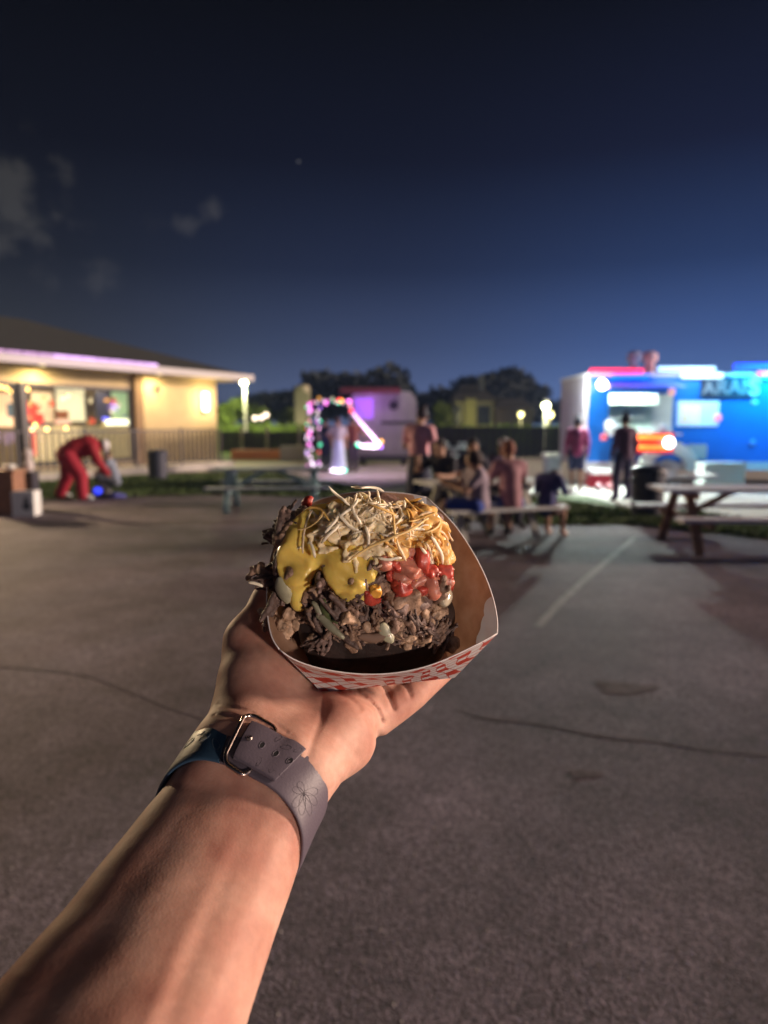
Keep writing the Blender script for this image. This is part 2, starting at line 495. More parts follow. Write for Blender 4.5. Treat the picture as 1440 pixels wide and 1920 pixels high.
o_ = N(t, 'ShaderNodeOutputMaterial'); t.links.new(mx.outputs[0], o_.inputs[0])

ang = math.atan2(U[1], U[0])
LEN = 22.0
def wb(mb, u0, u1, z0, z1, o0, o1):                   # box in wall coordinates
    c = B + U*(u0+u1)/2 + NN*(o0+o1)/2
    return mb.box((c[0], c[1], (z0+z1)/2), (abs(u1-u0), abs(o1-o0), z1-z0), rz=ang)
house = thing('clubhouse', 'low tan building with dark hip roof and lit glass front on the left', 'building', (*bl(0,0,0)[:2], 0))
u_p, _ = wallhit(265, 800); ua, zt = wallhit(247, 735); ub, _ = wallhit(48, 800); uc, _ = wallhit(36, 800)
WH = 3.25; ud = LEN-1
zb = .28; zt = 2.75
mb = MB()
wb(mb, 0, ua, 0, WH, -.2, 0); wb(mb, ua, LEN, zt, WH, -.2, 0); wb(mb, ua, LEN, 0, zb, -.2, 0)
wb(mb, ud, LEN, zb, zt, -.2, 0)
wb(mb, 0, .2, 0, WH, -10, -.2); wb(mb, 0, LEN, 0, WH, -10.2, -10)
part('wall', mb, M_stucco, house, world=True)
part('floor', wb(MB(), .2, LEN, .02, .12, -10, -.2), M_concd, house, world=True)
part('ceiling', wb(MB(), .2, LEN, 2.95, 3.05, -10, -.2), M_white, house, world=True)
part('partition', wb(MB(), .25, LEN, .12, 2.95, -3.3, -3.1), mat('brown_partition', (.22,.16,.09), .8), house, world=True)
part('partition', wb(MB(), .25, .45, .12, 2.95, -3.1, -.2), M_cream, house, world=True)
part('pilaster', wb(MB(), u_p-.02, u_p+.32, 0, WH, .003, .14), mat('brown_trim', (.26,.17,.09), .8), house, world=True)
# roof
EO = 1.0
e = [bl(-EO, EO, 3.42), bl(LEN+1, EO, 3.42), bl(LEN+1, -11, 3.42), bl(-EO, -11, 3.42), bl(4.6, -5, 5.35), bl(LEN-4, -5, 5.35)]
part('roof', MB().add(e, [(0,1,5,4), (3,4,5,2), (0,4,3), (1,2,5), (0,3,2,1)]), M_roof, house, world=True)
part('soffit', wb(MB(), -EO+.03, LEN, 3.26, 3.34, -.2, EO-.03), mat('soffit_paint', (.55,.45,.28), .8), house, world=True)
part('fascia', wb(MB(), -EO, LEN, 3.22, 3.46, EO, EO+.04), M_white, house, world=True)
part('fascia', wb(MB(), -EO-.04, -EO, 3.22, 3.46, -11, EO+.04), M_white, house, world=True)
# glass front frames and panes
def frame_open(u0, u1, nm=2):
    f = MB(); t_ = .09
    wb(f, u0, u0+t_, zb, zt, -.12, .02); wb(f, u1-t_, u1, zb, zt, -.12, .02); wb(f, u0+t_, u1-t_, zb, zb+t_, -.12, .02); wb(f, u0+t_, u1-t_, zt-t_, zt, -.12, .02)
    wf = part('window_frame', f, M_dark, house, world=True)
    step = (u1-u0)/nm
    for i in range(nm):
        part('pane', wb(MB(), u0+i*step+t_, u0+(i+1)*step-.02, zb+t_, zt-t_, -.055, -.045), M_glass, wf, world=True)
        if i: part('mullion', wb(MB(), u0+i*step-.02, u0+i*step+t_, zb+t_, zt-t_, -.1, .01), M_dark, wf, world=True)
u1_, _ = wallhit(150, 800)
frame_open(ua, ub, 1)
part('post', wb(MB(), ub+.02, uc-.02, 0, zt, -.18, .12), M_dark, house, world=True)
frame_open(uc, uc+4.2, 1)
frame_open(uc+4.3, ud, 2)
# inside fittings on the rear partition, placed where the photo shows them
def inner(name, px0, py0, px1, py1, m, off=-3.0, th=.06, label=None):
    u0, z1 = wallhit(px0, py0, off); u1, z0 = wallhit(px1, py1, off)
    mb = wb(MB(), min(u0,u1), max(u0,u1), max(.13, min(z0,z1)), min(2.9, max(z0,z1)), off-th/2, off+th/2)
    o = part(name, mb, m, house, world=True)
    if label: o['label'] = label
inner('menu_board', 104, 727, 160, 790, M_creamlit, label='large glowing cream board')
inner('menu_board', 58, 734, 100, 792, mat('pale_board', (.8,.62,.45), .6, emit=(1,.70,.45), estr=.4), -2.9)
inner('wall_panel', 50, 753, 69, 790, M_red, -2.7, label='bright red wall panel')
inner('wall_panel', 66, 775, 82, 796, M_red, -2.72, label='bright red wall panel')
inner('shelf', 106, 770, 128, 786, mat('brown_goods', (.28,.09,.03), .6), -2.6)
inner('screen', 178, 734, 206, 784, mat('dark_screen', (.03,.03,.06), .3), -2.5, label='tall dark display panel')
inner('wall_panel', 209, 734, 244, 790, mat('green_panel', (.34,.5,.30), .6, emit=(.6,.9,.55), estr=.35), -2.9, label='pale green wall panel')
inner('sign', 198, 786, 244, 797, mat('sign_glow', (.8,.8,.6), .5, emit=(1,.95,.7), estr=2.2), -2.2, label='glowing white strip sign')
inner('sign', 193, 783, 203, 788, mat('blue_glow', (.1,.1,.8), .5, emit=(.15,.15,1), estr=2.5), -2.0, label='small blue light')
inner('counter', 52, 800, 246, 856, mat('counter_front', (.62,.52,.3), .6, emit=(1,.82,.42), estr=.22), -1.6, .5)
inner('wall_panel', 56, 806, 68, 855, M_red, -1.25, .04, label='red banner on the counter front')
inner('shelf', 104, 787, 132, 795, mat('pink_goods', (.8,.5,.45), .5, emit=(1,.6,.5), estr=.5), -2.5)
inner('neon_sign', 26, 756, 40, 796, mat('teal_neon', (.3,.9,.7), .4, emit=(.35,1,.78), estr=1.3), -.6, .04, label='teal glowing upright sign')
inner('screen', 13, 756, 24, 782, mat('teal_dark', (.04,.08,.12), .4), -1.0)
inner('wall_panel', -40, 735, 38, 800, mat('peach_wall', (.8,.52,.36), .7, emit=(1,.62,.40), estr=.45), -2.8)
# warm bulbs hanging inside
M_bulb = mat('warm_bulb', (1,.7,.3), .4, emit=(1,.55,.16), estr=9)
for px, py in ((2,726),(12,728),(22,734),(30,727),(60,808),(88,805),(124,803),(118,748),(129,743),(66,797),(52,730)):
    u, z_ = wallhit(px, py, -1.0); part('bulb', MB().ell(bl(u, -1.0, min(z_, 2.7)), (.05,.05,.06), 8, 5), M_bulb, house, world=True, smooth=True)
for u in (2.6, 5.2, 8.0, 11.0, 14.0, 17.5):
    part('ceiling_light', wb(MB(), u, u+1.2, 2.9, 2.945, -1.9, -1.5), mat('ceiling_tube', (1,1,1), .4, emit=(1,.84,.55), estr=7), house, world=True)
    l = lamp('interior_lamp', 'AREA', bl(u+.6, -1.7, 2.85), 62, (1,.8,.5), shape='RECTANGLE', size=1.2, size_y=.4)
rq = random.Random(5)
gc = [(.7,.1,.05),(.8,.6,.2),(.15,.2,.3),(.75,.7,.6),(.2,.4,.15),(.5,.25,.1),(.85,.8,.7)]
for k in range(34):                                   # goods, bottles and sheets on the rear partition
    px = rq.uniform(52, 240); py = rq.uniform(738, 800); w_ = rq.uniform(3, 9); h_ = rq.uniform(4, 12)
    if 104 < px < 160 and py < 788: continue
    inner('goods', px, py, px+w_, py+h_, mat('goods_%d' % (k % 7), gc[k % 7], .6), -2.4-.01*k, .04)
# wall lamp on the blank wall, shining up and down
us, zs = wallhit(381, 757)
wl = thing('wall_lamp', 'glowing wall lamp on the blank tan wall near the building corner', 'wall lamp', bl(us, .003, zs-.2))
part('housing', wb(MB(), us-.09, us+.09, zs-.3, zs+.3, .004, .07), M_dark, wl, world=True)
part('diffuser', wb(MB(), us-.12, us+.12, zs-.27, zs+.42, .07, .17), mat('lamp_diffuser', (1,.9,.6), .4, emit=(1,.88,.5), estr=7), wl, world=True)
lamp('wall_lamp_light', 'POINT', bl(us, .55, zs+.1), 75, (1,.76,.38), shadow_soft_size=.12)
for u in (3.2, 7.5, 12, 16.5):
    part('downlight', MB().lathe([(.09,0),(.09,.03)], bl(u, .5, 3.225), 12), mat('downlight', (1,.9,.6), .4, emit=(1,.8,.42), estr=1.2), house, world=True)
    l = lamp('downlight_lamp', 'AREA', bl(u, .5, 3.2), 55, (1,.74,.36), shape='DISK', size=.25)
part('camera_dome', MB().ell(bl(wallhit(295,728,.1)[0], .1, wallhit(295,728,.1)[1]), (.08,.08,.1)), M_dark, house, world=True)
# purple light strip along the fascia: string of tubes
st_ = thing('light_strip', 'purple glowing light strip fixed along the roof edge of the tan building', 'light strip', bl(4, EO+.06, 3.42))
u_e, _ = wallhit(292, 690, EO)
rs = np.random.default_rng(3)
u = u_e
while u < 16:
    br = rs.choice([.35, .6, 1.0]) if u > u_e+3.4 else rs.choice([2.2, 3.2])
    part('light_tube', MB().tube([bl(u, EO+.07, 3.5), bl(u+.42, EO+.07, 3.5)], .045, 6), mat('purple_tube_%d' % int(br*10), (.7,.5,.9), .4, emit=(.72,.45,1), estr=float(br)*.30), st_, world=True)
    u += .47
lamp('strip_glow', 'AREA', bl(u_e+2.5, EO+.5, 3.55), 5, (.7,.45,1), shape='RECTANGLE', size=5, size_y=.1).rotation_euler = (R(-90), 0, ang)
lamp('added_rim_light', 'SPOT', bl(12, EO+.35, 3.1), 4600, (1,.72,.42), spot_size=R(75), spot_blend=.5, shadow_soft_size=.25).rotation_euler = (Vector(bl(12, EO+.35, 3.1))-Vector((-.1,.25,1.35))).to_track_quat('Z','Y').to_euler()  # added spot with no fitting, gives the arm its left rim light

# railing in front of the building
rail = thing('metal_railing', 'dark metal railing with thin upright bars in front of the tan building', 'railing', bl(3, 2.2, 0))
ro = 2.0
r0, _ = wallhit(413, 830, ro); r1, _ = wallhit(-60, 830, ro)
r0 = max(r0, -.9)
M_rail = mat('rail_metal', (.05,.045,.05), .5, metal=.4)
for zz in (1.32, .28):
    part('rail', wb(MB(), r0, r1, zz, zz+.045, ro-.02, ro+.02), M_rail, rail, world=True)
k = 0; u = r0
while u < r1:
    if k % 9 == 0: part('post', wb(MB(), u-.03, u+.03, 0, 1.42, ro-.03, ro+.03), M_rail, rail, world=True)
    else: part('bar', wb(MB(), u-.021, u+.021, .325, 1.32, ro-.021, ro+.021), M_rail, rail, world=True)
    u += .20; k += 1
kerb = MB(); wb(kerb, r0-.3, r1, 0, .22, ro-.6, ro+.35)
struct('kerb', kerb, M_conc)

# ------------------------------------------------------------------ background: walls, hedges, houses, trees
def wallbox(name, px0, px1, Y, z0, z1, th, m, label, cat, group=None):
    a = at(px0, 800, Y); b = at(px1, 800, Y)
    o = solo(name, MB().box(((b[0]-a[0])/2, th/2, (z0+z1)/2), (b[0]-a[0], th, z1-z0)), m, label, cat, loc=(a[0], Y, 0), group=group)
    return o
M_fdark = mat('dark_fence', (.035,.03,.055), .8, noise=.2)
fence = thing('board_fence', 'long dark board fence behind the seated diners', 'fence', at(860,860,31)*[1,1,0])
a = at(770, 800, 31)[0]; b = at(1100, 800, 31)[0]
x = a
while x < b:
    part('board', MB().box((x, 31, .72), (.29, .03, 1.4)), M_fdark, fence, world=True); x += .31
part('rail', MB().box(((a+b)/2, 30.96, 1.3), (b-a, .04, .09)), M_fdark, fence, world=True)
fence2 = thing('board_fence', 'dark board fence beyond the lawn right of the tan building', 'fence', at(500,860,34)*[1,1,0])
a = at(415, 800, 34)[0]; b = at(600, 800, 34)[0]; x = a
while x < b:
    part('board', MB().box((x, 34, .68), (.29, .03, 1.0)), M_fdark, fence2, world=True); x += .31
for px in (452, 500, 560):
    part('post', MB().box((at(px,800,33.9)[0], 33.9, .7), (.14, .12, 1.4)), mat('grey_post', (.3,.28,.26), .8), fence2, world=True)
wallbox('planter_box', 432, 524, 30, 0, .42, .5, mat('terracotta', (.5,.2,.1), .8), 'low orange-brown planter wall in front of the dark fence', 'planter')
wallbox('planter_box', 524, 571, 29, 0, .62, .6, mat('greywall', (.28,.28,.3), .8), 'low grey utility box left of the string-light frame', 'box')

def leafmass(c, r, n, s, seed, flat=.0):
    g = np.random.default_rng(seed); mb = MB()
    cl = g.normal(size=(14, 3)); cl /= np.linalg.norm(cl, axis=1)[:, None]; cl *= g.uniform(.35, .85, (14,1))
    cs = g.uniform(.28, .5, 14)
    for _ in range(n):
        k = g.integers(14); d = g.normal(size=3); d /= np.linalg.norm(d)
        p = (cl[k]+d*cs[k]*g.uniform(.5, 1))*np.array(r)+np.array(c)
        if p[2] < .05: p[2] = .05
        a = g.normal(size=3); a /= np.linalg.norm(a); b = np.cross(a, g.normal(size=3)); b /= np.linalg.norm(b)
        q = s*g.uniform(.6, 1.3)
        mb.add([p-a*q, p+b*q*.5, p+a*q, p-b*q*.5], [(0,1,2,3)])
    return mb
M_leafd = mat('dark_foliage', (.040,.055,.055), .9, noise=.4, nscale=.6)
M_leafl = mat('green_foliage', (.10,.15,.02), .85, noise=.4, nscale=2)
M_bark = mat('bark', (.09,.06,.045), .95)
def tree(px, Y, wd, top, base, label, m, n=1500, seed=0, trunkh=None, group=None):
    c = at(px, 800, Y); t_ = thing('tree', label, 'tree', (c[0], Y, 0), group=group)
    h = top-base
    part('crown', leafmass((0,0,base+h/2), (wd/2, wd/2, h/2), n, max(.12, wd*.055), seed), m, t_)
    tb = MB().tube([(0,0,0),(.05,0,base*.6),(0,.05,base+h*.4)], [wd*.04+.05, wd*.03+.03, .04], 7)
    for k in range(4):
        a = k*1.6+seed; tb.tube([(0,0,base*.8+.2),(math.cos(a)*wd*.2, math.sin(a)*wd*.2, base+h*.45)], [.06,.02], 5)
    part('trunk', tb, M_bark, t_)
far = [(500,78,10,4.6,1.2),(560,86,12,5.6,1.5),(610,80,10,6.6,1.6),(665,84,10,7.0,1.6),(720,78,9,7.0,1.5),(765,92,10,7.6,1.6),(812,95,10,5.2,1.2),(858,88,9,6.8,1.5),(905,84,10,7.9,1.7),(950,86,10,8.2,1.7),(985,92,8,7.4,1.5),(1030,100,12,5.0,1.2),(1090,98,12,5.4,1.2)]
desc = ['at the left end of the far treeline by the street lamp','low in the far treeline above the building lights','behind the pale sign pillar','above the string-light frame','above the left part of the silver trailer','above the right end of the silver trailer','low gap-filling one right of the silver trailer','left of the tall pair above the far house','left one of the tall pair above the far house','tallest crown above the far house','sloping down right of the far house','low one above the far street lamps','partly behind the white end of the blue food truck']
for i, (px, Y, wd, top, bs) in enumerate(far):
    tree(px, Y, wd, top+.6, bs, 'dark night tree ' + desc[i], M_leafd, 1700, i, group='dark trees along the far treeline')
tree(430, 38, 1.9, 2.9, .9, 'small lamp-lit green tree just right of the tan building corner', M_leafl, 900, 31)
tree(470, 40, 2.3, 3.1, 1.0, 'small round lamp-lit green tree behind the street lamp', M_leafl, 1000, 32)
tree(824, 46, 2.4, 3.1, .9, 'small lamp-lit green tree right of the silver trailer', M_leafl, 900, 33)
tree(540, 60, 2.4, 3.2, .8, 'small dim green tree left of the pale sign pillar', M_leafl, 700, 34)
def hedge(px0, px1, Y, h, th, label, seed):
    a = at(px0,800,Y)[0]; b = at(px1,800,Y)[0]; g = np.random.default_rng(seed); mb = MB()
    n = int((b-a)*90)
    for _ in range(n):
        x = g.uniform(0, b-a); zz = g.uniform(.15, h); y = g.uniform(-th/2, th/2)
        p = np.array([x, y, zz]); q = .11; aa = g.normal(size=3); aa /= np.linalg.norm(aa); bb = np.cross(aa, g.normal(size=3)); bb /= np.linalg.norm(bb)
        mb.add([p-aa*q, p+bb*q*.6, p+aa*q, p-bb*q*.6], [(0,1,2,3)])
    mb.box(((b-a)/2, 0, h*.46), (b-a-.1, th*.7, h*.9))
    solo('hedge', mb, M_leafl, label, 'hedge', loc=(a, Y, 0))
hedge(405, 590, 37.4, 1.62, 1.2, 'lamp-lit clipped green hedge beyond the dark fence on the left', 5)
hedge(800, 1075, 36, 1.55, 1.0, 'long yellow-green lit hedge above the dark board fence', 6)
# far house
hx = at(852,800,60)[0]; hx2 = at(925,800,60)[0]
fh = thing('house', 'small far yellow-lit house with dark windows behind the hedge', 'house', (hx, 60, 0))
M_yel = mat('yellow_wall', (.32,.30,.17), .8); 
part('wall', MB().box(((hx+hx2)/2, 63, 1.75), (hx2-hx, 6, 3.5)), mat('olive_wall', (.30,.28,.22), .8), fh, world=True)
part('roof', MB().add([(hx-.4,59.6,3.5),(hx2+.4,59.6,3.5),(hx2+.4,66.4,3.5),(hx-.4,66.4,3.5),(hx+.8,63,5.0),(hx2-.8,63,5.0)], [(0,1,5,4),(3,4,5,2),(0,4,3),(1,2,5),(0,3,2,1)]), M_roof, fh, world=True)
part('porch_panel', MB().box((at(882,800,59.7)[0], 59.7, 2.1), (.95, .3, 3.2)), M_yel, fh, world=True)
for px in (857, 900, 912):
    part('window', MB().box((at(px,800,59.95)[0], 59.94, 2.3), (.55, .08, 1.6)), mat('night_window', (.02,.025,.06), .3), fh, world=True)
part('chimney', MB().box((at(901,800,62)[0], 62, 5.0), (.5,.5,1.7)), mat('chimney', (.3,.3,.34), .8), fh, world=True)
lamp('house_lamp', 'POINT', tuple(at(885,780,57)), 130, (1,.9,.35), shadow_soft_size=.2)
fg = thing('house', 'second far low building with pale walls right of the yellow-lit house', 'house', (at(930,800,64)[0], 64, 0))
a = at(930,800,64)[0]; b = at(1000,800,64)[0]
part('wall', MB().box(((a+b)/2, 66, 1.5), (b-a, 4, 3.0)), mat('olive_wall', (.3,.3,.2)), fg, world=True)
part('roof', MB().add([(a-.3,63.7,3.0),(b+.3,63.7,3.0),(b+.3,68.3,3.0),(a-.3,68.3,3.0),(a+.8,66,4.0),(b-.8,66,4.0)], [(0,1,5,4),(3,4,5,2),(0,4,3),(1,2,5),(0,3,2,1)]), M_roof, fg, world=True)
# pale sign pillar
c = at(568, 800, 44)
solo('sign_pillar', MB().box((0,0,1.9), (.95,.35,3.8)).lathe([(.02,0),(.46,0),(.46,.35),(.3,.45)], (0,0,3.55), 14), mat('pillar_stone', (.42,.38,.26), .8), 'pale rounded sign pillar standing left of the string-light frame', 'pillar', loc=(c[0], 44, 0))
lamp('pillar_lamp', 'POINT', (c[0]+.1, 42.2, 1.0), 60, (1,.9,.6), shadow_soft_size=.2)

# street lamps
fill_post = thing('street_lamp', 'unseen tall lamp added as overhead fill behind and right of the photographer', 'street lamp', (4.5, -6, 0))  # added lamp post out of view, fill light from above
part('pole', MB().tube([(0,0,0),(0,0,7.4)], [.09,.06], 8), mat('pole_metal', (.45,.45,.4), .6), fill_post)
part('head', MB().box((-.3,.3,7.5), (.9,.4,.12), rz=R(-45)), M_dark, fill_post)
part('lens', MB().box((-.45,.45,7.43), (.4,.3,.02), rz=R(-45)), mat('added_fill_lens', (1,.9,.8), .3, emit=(1,.9,.8), estr=12), fill_post)
lamp('added_overhead_fill', 'SPOT', (4.05, -5.55, 7.38), 230, (1,.86,.78), spot_size=R(150), spot_blend=.8, shadow_soft_size=.3)
def streetlamp(px, py, Y, label, col=(1,1,.62), e=400, rad=.16, es=40, arm=0):
    p = at(px, py, Y)
    t_ = thing('street_lamp', label, 'street lamp', (p[0]+arm, Y, 0))
    part('pole', MB().tube([(0,0,0),(0,0,p[2]-.1)], [.09,.06], 8), mat('pole_metal', (.45,.45,.4), .6), t_)
    part('head', MB().lathe([(.05,-.12),(.16,-.05),(.18,.12),(.05,.2)], (-arm, 0, p[2]+rad*.8), 10), M_dark, t_)
    part('lamp_globe', MB().ell((-arm,-.05,p[2]), (rad,rad,rad*.9), 12, 8), mat('lamp_globe%d' % es, (1,1,.7), .3, emit=col, estr=es), t_, smooth=True)
    lamp('street_lamp_light', 'POINT', (p[0], Y-.5, p[2]-.1), e, col, shadow_soft_size=.15)
streetlamp(458, 716, 36, 'bright yellow-white street lamp beside the roof corner of the tan building', col=(1,1,.5), e=1100, rad=.19, es=9)
streetlamp(1023, 761, 34, 'bright far street lamp beyond the hedge, left of the food truck', (1,1,.6), 420, .19, 10)
streetlamp(1030, 777, 50, 'dimmer yellow far lamp just below the brighter one', (1,.9,.35), 60, .30, 2.2)
streetlamp(976, 777, 50, 'small far yellow lamp above the hedge', (1,.9,.4), 60, .22, 2.2)
# invented unseen car carrying a low fill light, behind and right
fill_car = thing('parked_car', 'unseen grey car added to carry a low fill light behind the photographer', 'car', (4.3, -5.6, 0), R(180-38))
part('body', MB().box((0,0,.62), (1.8,4.2,.62)), mat('car_paint', (.3,.32,.34), .3), fill_car)
part('cabin', MB().box((0,.2,1.12), (1.5,2.2,.5)), mat('car_glass', (.05,.06,.07), .2), fill_car)
for sx in (-.62, .62):
    part('headlight', MB().ell((sx, -2.12, .7), (.16,.05,.1)), mat('added_fill_glow', (1,1,.9), .3, emit=(1,.8,.66), estr=20), fill_car, smooth=True)
    part('wheel', MB().tube([(sx*1.3,-1.3,.32),(sx*1.3+.01,-1.3,.32)], .32, 10).tube([(sx*1.3,1.3,.32),(sx*1.3+.01,1.3,.32)], .32, 10), M_dark, fill_car)
hq = Vector((3.0, -3.6, .95))
lamp('headlight_beam', 'SPOT', hq, 640, (1,.80,.68), spot_size=R(46), spot_blend=.6, shadow_soft_size=.16).rotation_euler = (hq-Vector((0,.4,1.45))).to_track_quat('Z','Y').to_euler()
# two parked cars far away with lights on
def farcar(px, Y, label, ls):
    c = at(px, 800, Y); t_ = thing('parked_car', label, 'car', (c[0], Y, 0))
    part('body', MB().box((0,0,.62), (1.8,4.2,.62)), mat('car_paint', (.3,.32,.34), .3), t_)
    part('cabin', MB().box((0,.2,1.12), (1.5,2.2,.5)), mat('car_glass', (.05,.06,.07), .2), t_)
    for sx in (-.62, .62):
        part('headlight', MB().ell((sx, -2.12, .98 if ls else .7), (.16,.05,.13)), mat('headlight%d' % ls, (1,1,.9), .3, emit=(1,.86,.66), estr=7 if ls else 2), t_, smooth=True)
        part('wheel', MB().tube([(sx*1.3,-1.3,.32),(sx*1.3+.01,-1.3,.32)], .32, 10).tube([(sx*1.3,1.3,.32),(sx*1.3+.01,1.3,.32)], .32, 10), M_dark, t_)
farcar(488, 42.5, 'far parked car with two small lit headlights beyond the hedge', 1)
for px, py, nm in ((478,784,'leftmost of the three'),(490,783,'middle one of the three'),(499,778,'rightmost and highest of the three')):
    c = at(px, py, 39.5)
    l_ = thing('garden_lamp', 'small glowing lamp above the left hedge, ' + nm, 'lamp', (c[0], 39.5, 0))
    part('pole', MB().tube([(0,0,0),(0,0,c[2])], .03, 6), M_dark, l_)
    part('globe', MB().ell((0,0,c[2]), (.14,.14,.14)), mat('garden_globe', (1,.9,.8), .3, emit=(1,.8,.62), estr=3.2), l_, smooth=True)

# ------------------------------------------------------------------ picnic tables
def picnic(label, cx, cy, rz, L_, m_top, m_leg, h=.76):
    t_ = thing('picnic_table', label, 'picnic table', (cx, cy, 0), rz, 'picnic tables at the edge of the car park')
    for i in range(5):
        part('top_plank', MB().box((0, (i-2)*.152, h-.02), (L_, .14, .042)), m_top, t_)
    for s in (-1, 1):
        for j in (0, 1):
            part('bench_plank', MB().box((0, s*(.66+j*.15), .44), (L_, .14, .042)), m_top, t_)
        for e in (-1, 1):
            part('leg', MB().beam((e*(L_/2-.32), s*.62, 0), (e*(L_/2-.32), s*.2, h-.045), .045, .10, up=(1,0,0)), m_leg, t_)
    for e in (-1, 1):
        part('bench_beam', MB().box((e*(L_/2-.32)+.05, 0, .375), (.045, 1.62, .085)), m_leg, t_)
        part('top_beam', MB().box((e*(L_/2-.32)+.05, 0, h-.085), (.045, .72, .075)), m_leg, t_)
        part('brace', MB().beam((e*(L_/2-.37), 0, .40), (e*(L_/2-.95), 0, h-.05), .045, .07), m_leg, t_)
    return t_
M_bluew = mat('blue_grey_wood', (.30,.34,.40), .6, noise=.2, nscale=6)
M_greenw = mat('teal_leg', (.30,.46,.48), .6)
M_lilac = mat('pale_wood', (.58,.54,.62), .6, noise=.12, nscale=6)
M_brownw = mat('brown_wood', (.28,.14,.08), .7, noise=.2, nscale=9)
p = gr(500, 955); picnic('blue-grey picnic table standing empty left of the potato', p[0]+.1, p[1]+.1, R(3), 2.15, M_bluew, M_greenw)
p = gr(915, 1010); picnic('white-topped picnic table where the diners sit', p[0]-.05, p[1]+.45, R(20), 1.75, mat('white_wood', (.55,.56,.55), .6), mat('white_leg', (.5,.5,.45), .6))
p = at(1370, 960, 8.35); picnic('pale picnic table with brown legs at the right edge', 5.0, 8.55, R(-2), 3.1, M_lilac, M_brownw)
# umbrella-less white pedestal table behind
p = gr(852, 905)
wt = thing('pedestal_table', 'white round pedestal table with cups behind the diners', 'table', (p[0], p[1]-.1, 0))
M_w = mat('white_plastic', (.75,.77,.75), .4)
part('table_top', MB().lathe([(.42,0),(.44,.02),(.42,.045)], (0,0,.9), 20), M_w, wt)
part('pedestal', MB().lathe([(.14,.05),(.10,.3),(.13,.6),(.08,.9)], (0,0,0), 12), M_w, wt)
part('base', MB().lathe([(.55,0),(.55,.05),(.4,.09)], (0,0,0), 20), M_w, wt)
for i, (dx, dy, nm) in enumerate(((-.2,0,'left'),(.1,-.1,'middle'),(.25,.1,'right'))):
    solo('cup', MB().lathe([(.035,0),(.045,.13)], (0,0,0), 10), M_w, 'white cup standing on the pedestal table, the %s one' % nm, 'cup', loc=(p[0]+dx, p[1]-.1+dy, .946))

# bins
def bin_(label, px, py, m, h, r):
    p = gr(px, py); t_ = thing('trash_can', label, 'trash can', (p[0], p[1]+r, 0))
    part('can', MB().lathe([(r*.86,0),(r*.9,.05),(r,h*.9),(r*1.03,h*.9)], n=18), m, t_, smooth=False)
    part('rim', MB().lathe([(r*1.06,h*.9),(r*1.09,h*.93),(r*1.0,h)], n=18), m, t_)
    part('lid', MB().lathe([(r*.98,h),(r*.7,h*1.05),(r*.2,h*1.07)], n=18), m, t_)
    for s in (-1, 1): part('handle', MB().box((s*r*1.05, 0, h*.75), (.05,.14,.05)), m, t_)
bin_('dark blue-grey trash can on the grass by the railing', 290, 901, mat('bin_slate', (.045,.05,.075), .5), .80, .27)
bin_('tall dark trash can between the truck and the right picnic table', 1224, 974, mat('bin_dark', (.014,.016,.038), .5), .82, .27)

# things at the left edge
p = gr(18, 966)
ws = thing('wooden_stand', 'brown wooden stand cut off by the left edge of the photo', 'stand', (p[0]-.12, p[1]+.2, 0))
part('body', MB().box((0,0,.36), (.42,.4,.72)), M_brownw, ws); part('top_board', MB().box((0,0,.745), (.5,.46,.04)), M_brownw, ws)
solo('white_bowl', MB().lathe([(.05,0),(.10,.05),(.105,.08),(.0,.1)], n=14), M_w, 'small white bowl on top of the brown wooden stand', 'bowl', loc=(p[0]-.05, p[1]+.2, .766), smooth=True)
p2 = gr(37, 960)
bx_ = solo('black_box', MB().box((0,0,.33), (.22,.25,.66)).box((0,0,.675), (.24,.27,.03)), M_dark, 'narrow black box right beside the brown wooden stand', 'box', loc=(p2[0]+.03, p2[1]+.35, 0))
fgm = MB().lathe([(.05,0),(.085,.05),(.09,.16),(.05,.22),(.045,.24),(.075,.30),(.075,.36),(.03,.42)], n=14)
solo('plush_figure', fgm, mat('pale_plush', (.62,.56,.55), .8), 'small pale rounded figure standing on the narrow black box', 'figure', loc=(p2[0]+.03, p2[1]+.35, .692), smooth=True)
p3 = gr(43, 968)
cb = thing('white_sign_box', 'white square box with a dark round mark on its front, on the asphalt', 'box', (p3[0], p3[1]+.15, 0), R(4))
part('box_body', MB().box((0,0,.21), (.36,.3,.42)), M_w, cb)
part('mark', MB().tube([(.06,-.152,.17),(.06,-.156,.17)], .07, 14).box((.06,-.154,.26), (.07,.005,.12)), mat('mark_grey', (.09,.1,.11), .6), cb)
